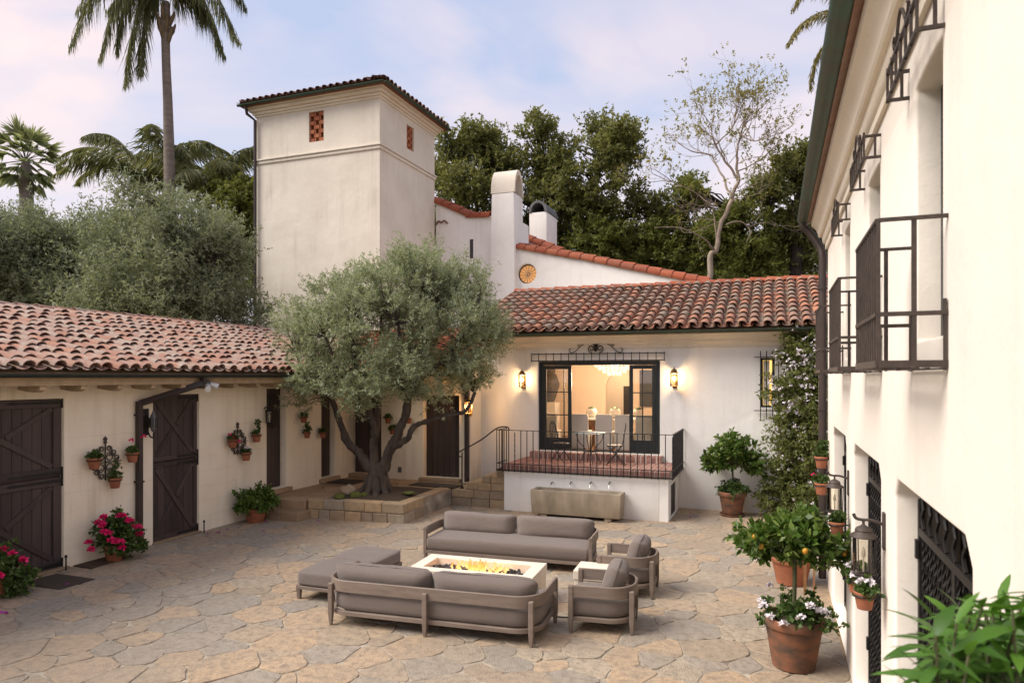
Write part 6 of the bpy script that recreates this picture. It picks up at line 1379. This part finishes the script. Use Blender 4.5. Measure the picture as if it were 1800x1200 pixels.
citrus('potted orange tree with white flowers in a large mossy terracotta pot nearest the gates', (.20, 8.0, 0), .31, .54, 1.34, .56, .27, 118, 6, False, 2, 'terracotta_old', .105, (.03, .1))
citrus('bushy citrus in a terracotta pot with rope moulding against the right wing by the vine', (.25, 11.2, 0), .30, .40, .80, .44, .28, 100, 3, False, 0, 'terracotta', .105, (.05, 0))
citrus('round-headed citrus in a saucered terracotta pot against the white wall', (-.87, 16.2, 0), .30, .54, 1.36, .64, .46, 95, 0, True, 1, 'terracotta_old', .13)
p = V((.42, 10.75, 0)); tag(MB().box(p.x-.02, p.x+.02, p.y-.02, p.y+.02, 0, .75).box(p.x+.1, p.x+.125, p.y-.14, p.y-.115, 0, .8).build('garden_stake', 'wood_warm'), 'wooden stakes standing beside the bushy citrus pot', 'stake')
# geraniums and bush along the stable wall
def geranium(label, px, py, w, h, nfl, potvis=False):
    b = gp(px, py); b.x = max(b.x, XL+.33); t = thing('potted_geranium', label, 'potted plant', (b.x, b.y, 0)); pot(t, (b.x, b.y, 0), .17, .28)
    plant(t, [((b.x, b.y, .28+h*.35), (w*.75, w*.75, h*.5)), ((b.x+.1, b.y+.15, .25), (w*.7, w*.6, .2)), ((b.x+.05, b.y, .3+h*.65), (w*.35, w*.35, h*.35))], 100, .07, 5, 6, .12, .065, .055, 'leaf_bush', .4, 'foliage', .15, 2.2)
    sp = []
    for k in range(nfl): a, e = lerp(-2.0, 1.3, (k*.618) % 1), lerp(-.5, 1.15, ((k*.7549+.2) % 1)); q = w*random.uniform(.85, 1.05); sp.append(V((b.x+q*math.cos(e)*math.cos(a), b.y+q*math.cos(e)*math.sin(a), .30+h*.25+h*.75*math.sin(e))))
    flowers(t, sp, .055, 'pink_petal', 60, .046); return t
random.seed(61)
geranium('magenta geranium spilling from its pot beside the stable downspout', 200, 985, .40, .50, 21); geranium('magenta geranium by the outer side of the large Dutch door', -8, 1050, .34, .42, 9)
b = gp(422, 914); b.x = max(b.x, XL+.36); t = thing('potted_shrub', 'leafy bright green shrub in a terracotta pot at the foot of the landing steps', 'potted plant', (b.x, b.y, 0)); pot(t, (b.x, b.y, 0), .24, .30)
plant(t, [((b.x, b.y, .50), (.40, .40, .26)), ((b.x, b.y, .40), (.43, .43, .18))], 110, .07, 5, 6, .12, .075, .055, 'leaf_citrus', .35, 'foliage', .1)
# wall scroll holders with three pots
def small_pot(label, c, r, kind, group=None, holder=(0, 0, 0), fl=None):
    c = V(c); t = thing('wall_pot', label, 'flower pot', c, 0, group); pot(t, c, r, r*1.75)
    MB().tube([c+V((r*1.06*math.cos(2*PI*k/14), r*1.06*math.sin(2*PI*k/14), r*1.35)) for k in range(15)], .007, 5).build('ring', 'iron', t); MB().bar(c+V(holder)*r*1.05+V((0, 0, r*1.35)), c+V(holder)*(r*1.05+.06)+V((0, 0, r*1.35)), .012).build('bracket', 'iron', t)
    if kind: plant(t, [((c.x, c.y, c.z+r*2.1), (r*.85, r*.85, r*.6))]+([((c.x+.02, c.y, c.z+r*3.2), (r*.5, r*.5, r*1.4))] if kind == 2 else []), 22, .02, 4, 5, .05, .038, .034, 'leaf_bush', .4, 'foliage', .15)
    if fl: flowers(t, [c+V(q) for q in fl[1]], fl[2] if len(fl) > 2 else .035, fl[0], 34, .032)
    return t
def scroll_holder(label, px, py, s):
    c = onX(px, py, XL); X = XL+.03; t = thing('scroll_pot_holder', label, 'pot holder', (X, c.y, c.z)); B_ = lambda u, v: V((X, c.y+u*s, c.z+v*s))
    MB().bar(B_(0, -.42), B_(0, .44), .018).bar(B_(-.42, 0), B_(.42, 0), .018).build('cross_bar', 'iron_brown', t)
    for sx in (-1, 1):
        for sy in (-1, 1):
            for (cu, cv, r_, a0) in ((.13, .12, .12, 0), (.22, .22, .08, 2), (.30, .09, .075, 4), (.10, .32, .075, 5.4)):
                pts = [B_(sx*(cu+r_*(1-.03*k)*math.cos(a0+k*.42)), sy*(cv+r_*(1-.03*k)*math.sin(a0+k*.42))) for k in range(22)]; MB().tube(pts, .010, 5).build('scroll', 'iron_brown', t)
    MB().lathe([(0, 0), (.03, .03), (.02, .07), (.035, .10), (0, .15)], 8, B_(0, .42)).build('finial', 'iron_brown', t)
    return t, B_
h1_, B1 = scroll_holder('scrolled iron pot holder on the cream wall between the Dutch doors', 183, 812, .72)
small_pot('terracotta wall pot of low greenery on the scroll holder between the Dutch doors', B1(-.42, -.10)+V((.12, 0, 0)), .105, 1, None, (-1, 0, 0)); small_pot('terracotta wall pot with one leggy pink geranium beside the downspout', B1(.60, -.06)+V((.12, 0, 0)), .10, 1, None, (-1, 0, 0), ('pink_petal', [(.0, .23, .42), (0, -.02, .38)], .05)); small_pot('terracotta wall pot hanging lowest on the scroll holder between the Dutch doors', B1(.12, -.62)+V((.12, 0, 0)), .10, 2, None, (-1, 0, 0))
h2_, B2 = scroll_holder('scrolled iron pot holder on the wall between Dutch door and grilled door', 416, 776, .66)
small_pot('wall pot of pink geranium on the scroll holder near the grilled door', B2(-.42, -.14)+V((.12, 0, 0)), .10, 1, None, (-1, 0, 0), ('pink_petal', [(.08, -.06, .2), (.1, .04, .12), (.02, -.1, .27)], .05)); small_pot('wall pot with an upright trailing stem near the grilled door', B2(.66, -.06)+V((.12, 0, 0)), .10, 2, None, (-1, 0, 0)); small_pot('wall pot of white geranium under the scroll holder near the grilled door', B2(.18, -.62)+V((.12, 0, 0)), .10, 1, None, (-1, 0, 0), ('white_petal', [(.04, -.05, .27), (.05, .03, .25)], .035))
for (px, py, lb) in ((532, 762, 'wall pot of trailing stems on the warm wall right of the grilled door'), (560, 762, 'wall pot of short plant on the warm wall close to the narrow dark door'), (526, 735, 'upper wall pot half hidden by olive leaves right of the grilled door')):
    small_pot(lb, onX(px, py, XL)+V((.13, 0, -.1)), .085, 2 if px == 532 else 1, None, (-1, 0, 0))
for (px, py, lb) in ((686, 738, 'wall pot on the entry wall just left of the leaning olive limb'), (722, 738, 'bare orange wall pot on the entry wall right of the leaning olive limb'), (694, 757, 'lower wall pot of greenery on the entry wall behind the olive limb')):
    q = onY(px, py, YE); small_pot(lb, (q.x, YE-.12, q.z-.08), .08, 0 if px == 722 else 1, None, (0, 1, 0))
# wall pots on the right wing
small_pot('wall pot of white geranium under the large lantern', (XR-.14, 5.52, 1.44), .072, 1, None, (1, 0, 0), ('white_petal', [(-.02, -.04, .2), (.03, -.02, .19), (-.05, .03, .22)], .035)); small_pot('wall pot of pale geranium behind its twin under the large lantern', (XR-.16, 5.80, 1.47), .072, 1, None, (1, 0, 0), ('white_petal', [(-.04, -.02, .2), (-.01, .04, .18)], .03))
small_pot('wall pot of small flowers under the farther hanging lantern', (XR-.13, 7.98, 1.45), .075, 1, None, (1, 0, 0), ('white_petal', [(-.05, .02, .17)], .03))
small_pot('upper wall pot of greenery beside the flowering vine', (XR-.10, 10.95, 1.78), .095, 2, None, (1, 0, 0)); small_pot('lower wall pot with yellowing plant beside the flowering vine', (XR-.11, 10.80, 1.42), .095, 1, None, (1, 0, 0), ('pink_petal', [(-.1, .05, .26)], .02))
# flowering vine in the corner
random.seed(71)
vt = thing('flowering_vine', 'tall climbing vine with white blossoms in the corner by the right wing', 'vine', (.5, 16.3, 0)); vb = [((.42, 16.35, .9), (.52, .32, .8)), ((.48, 16.3, 1.9), (.58, .36, .9)), ((.50, 16.3, 2.9), (.60, .36, .9)), ((.66, 16.3, 3.65), (.50, .36, .65)), ((.9, 16.2, 2.4), (.4, .4, 1.6)), ((.10, 16.3, .45), (.35, .3, .35)), ((.8, 16.1, .5), (.5, .4, .5))]
vs1, vo1 = plant(vt, vb, 720, .11, 5, 9, .22, .085, .038, 'leaf_vine', .25, 'foliage', .25, 2.4, .5)
stm = MB()
for k in range(9):
    x0 = random.uniform(.3, 1.0); stm.tube(curve([(x0, 16.45, 0), (x0+random.uniform(-.15, .15), 16.5, 1.2), (x0+random.uniform(-.25, .2), 16.45, 2.4), (x0+random.uniform(-.3, .2), 16.4, 3.7)], 5), [.03-.0014*i for i in range(16)], 6)
stm.build('stems', 'bark_oak', vt, smooth=60)
cs, os_ = blobs_to_clumps(vb, 420, 0, 1, 6); k_ = (cs[:, 1] < 16.35) & ((cs[:, 2] > 1.9) | (rng.uniform(size=len(cs)) < .45)); cs, os_ = cs[k_]+os_[k_]*.05, os_[k_]
fl_ = np.concatenate([leaves(np.repeat(c[None]+rng.normal(size=(4, 3))*.035, 5, 0), unit(rng.normal(size=(20, 3)))+o*.6, .042, .034) for c, o in zip(cs, os_)])
tag(np_obj('blossoms', fl_, 4, 'white_petal', vt), kind='stuff')
# fallen petals, stakes
random.seed(81)
for (px, py) in ((363, 938), (383, 936), (395, 941), (398, 930), (463, 933), (469, 917), (560, 915), (5, 1076), (117, 1027), (1214, 910), (8, 1078)):
    p = gp(px, py, .004); o = np_obj('fallen_petal', leaves(npv([tuple(p+V((0, 0, .012)))]*3), rng.normal(size=(3, 3))*np.array([1, 1, .2]), .05, .04), 4, 'magenta_petal'); tag(o, 'fallen magenta petal lying on the flagstones', 'petal', 'fallen petals on the paving')
for (px, py, lb) in ((131, 1004, 'short dark stake at the wall foot beside the magenta geranium'), (363, 936, 'short dark stake at the wall foot between Dutch door and green shrub')):
    p = gp(px, py); p.x = XL+.12; tag(MB().lathe([(.012, 0), (.012, .2), (.02, .205), (.02, .24), (0, .25)], 8, p).build('garden_stake', 'iron'), lb, 'stake')
tag(MB().box(XL+.02, XL+.42, 8.0, 8.8, .002, .022).build('shade_strip', 'soil', bevel=.01), 'narrow dark strip standing in for shade along the wall under the geranium', 'shade strip')  # thin dark slab in the soil colour, stands in for the geranium's shade

# ------------------------------------------------------------ leafy shrub in the foreground
random.seed(91)
def long_leaf(L, W, bend):
    mb = MB(); n = 8
    for k in range(n+1):
        t = k/n; w = W*math.sin(PI*min(1, .06+t*.94))**.8*(1-t*.25)*(1 if k % 2 else .9); z = -bend*L*t*t
        mb.v += [(-w, L*t, z+.18*w), (0, L*t, z), (w, L*t, z+.18*w)]
    for k in range(n): a = 3*k; mb.f += [(a, a+1, a+4, a+3), (a+1, a+2, a+5, a+4)]
    return mb.mesh('leaf', 'leaf_front', smooth=60, recalc=False)
lm = [long_leaf(.115, .0145, .25), long_leaf(.13, .017, .4), long_leaf(.095, .014, .15), long_leaf(.08, .016, .3)]
sh = thing('foreground_shrub', 'bright green long-leaved shrub rising in front of the right wing wall', 'shrub', (.42, 1.5, 0))
for k in range(130):
    u_, v_ = random.random()**.8, random.random(); tx = lerp(1900, 1625, u_**1.2); ty = lerp(1000+u_*90, 1290, v_); d = random.uniform(1.45, 2.0); tip = deep(tx, ty, d); tip.x = min(tip.x, XR-.07)
    s = MB(); pts = curve([(.42+random.uniform(-.05, .05), 1.5+random.uniform(-.05, .05), 0), (.45, 1.5, 1.4), tip-V((random.uniform(-.05, .05), random.uniform(-.05, .05), .30)), tip], 5); s.tube(pts, [lerp(.010, .0025, i/(len(pts)-1)) for i in range(len(pts))], 5); so = s.build('stem', 'stem', sh, smooth=60)
    for q in range(11):
        f = q/10; c = pts[-1].lerp(pts[-5], f*.9); a = 2.4*q+k*1.7; el = random.uniform(-.25, .45)*(1-.5*f)+(.7 if q == 0 else 0)
        dr = V((math.cos(a)*math.cos(el), math.sin(a)*math.cos(el), math.sin(el)))
        M = T(c) @ dr.to_track_quat('Y', 'Z').to_matrix().to_4x4() @ Matrix.Rotation(random.uniform(-.5, .5), 4, 'Y') @ Matrix.Scale(random.uniform(.7, 1.1), 4)
        if (M @ V((0, .17, 0))).x > XR-.01: continue
        inst('leaf', random.choice(lm), so, M)
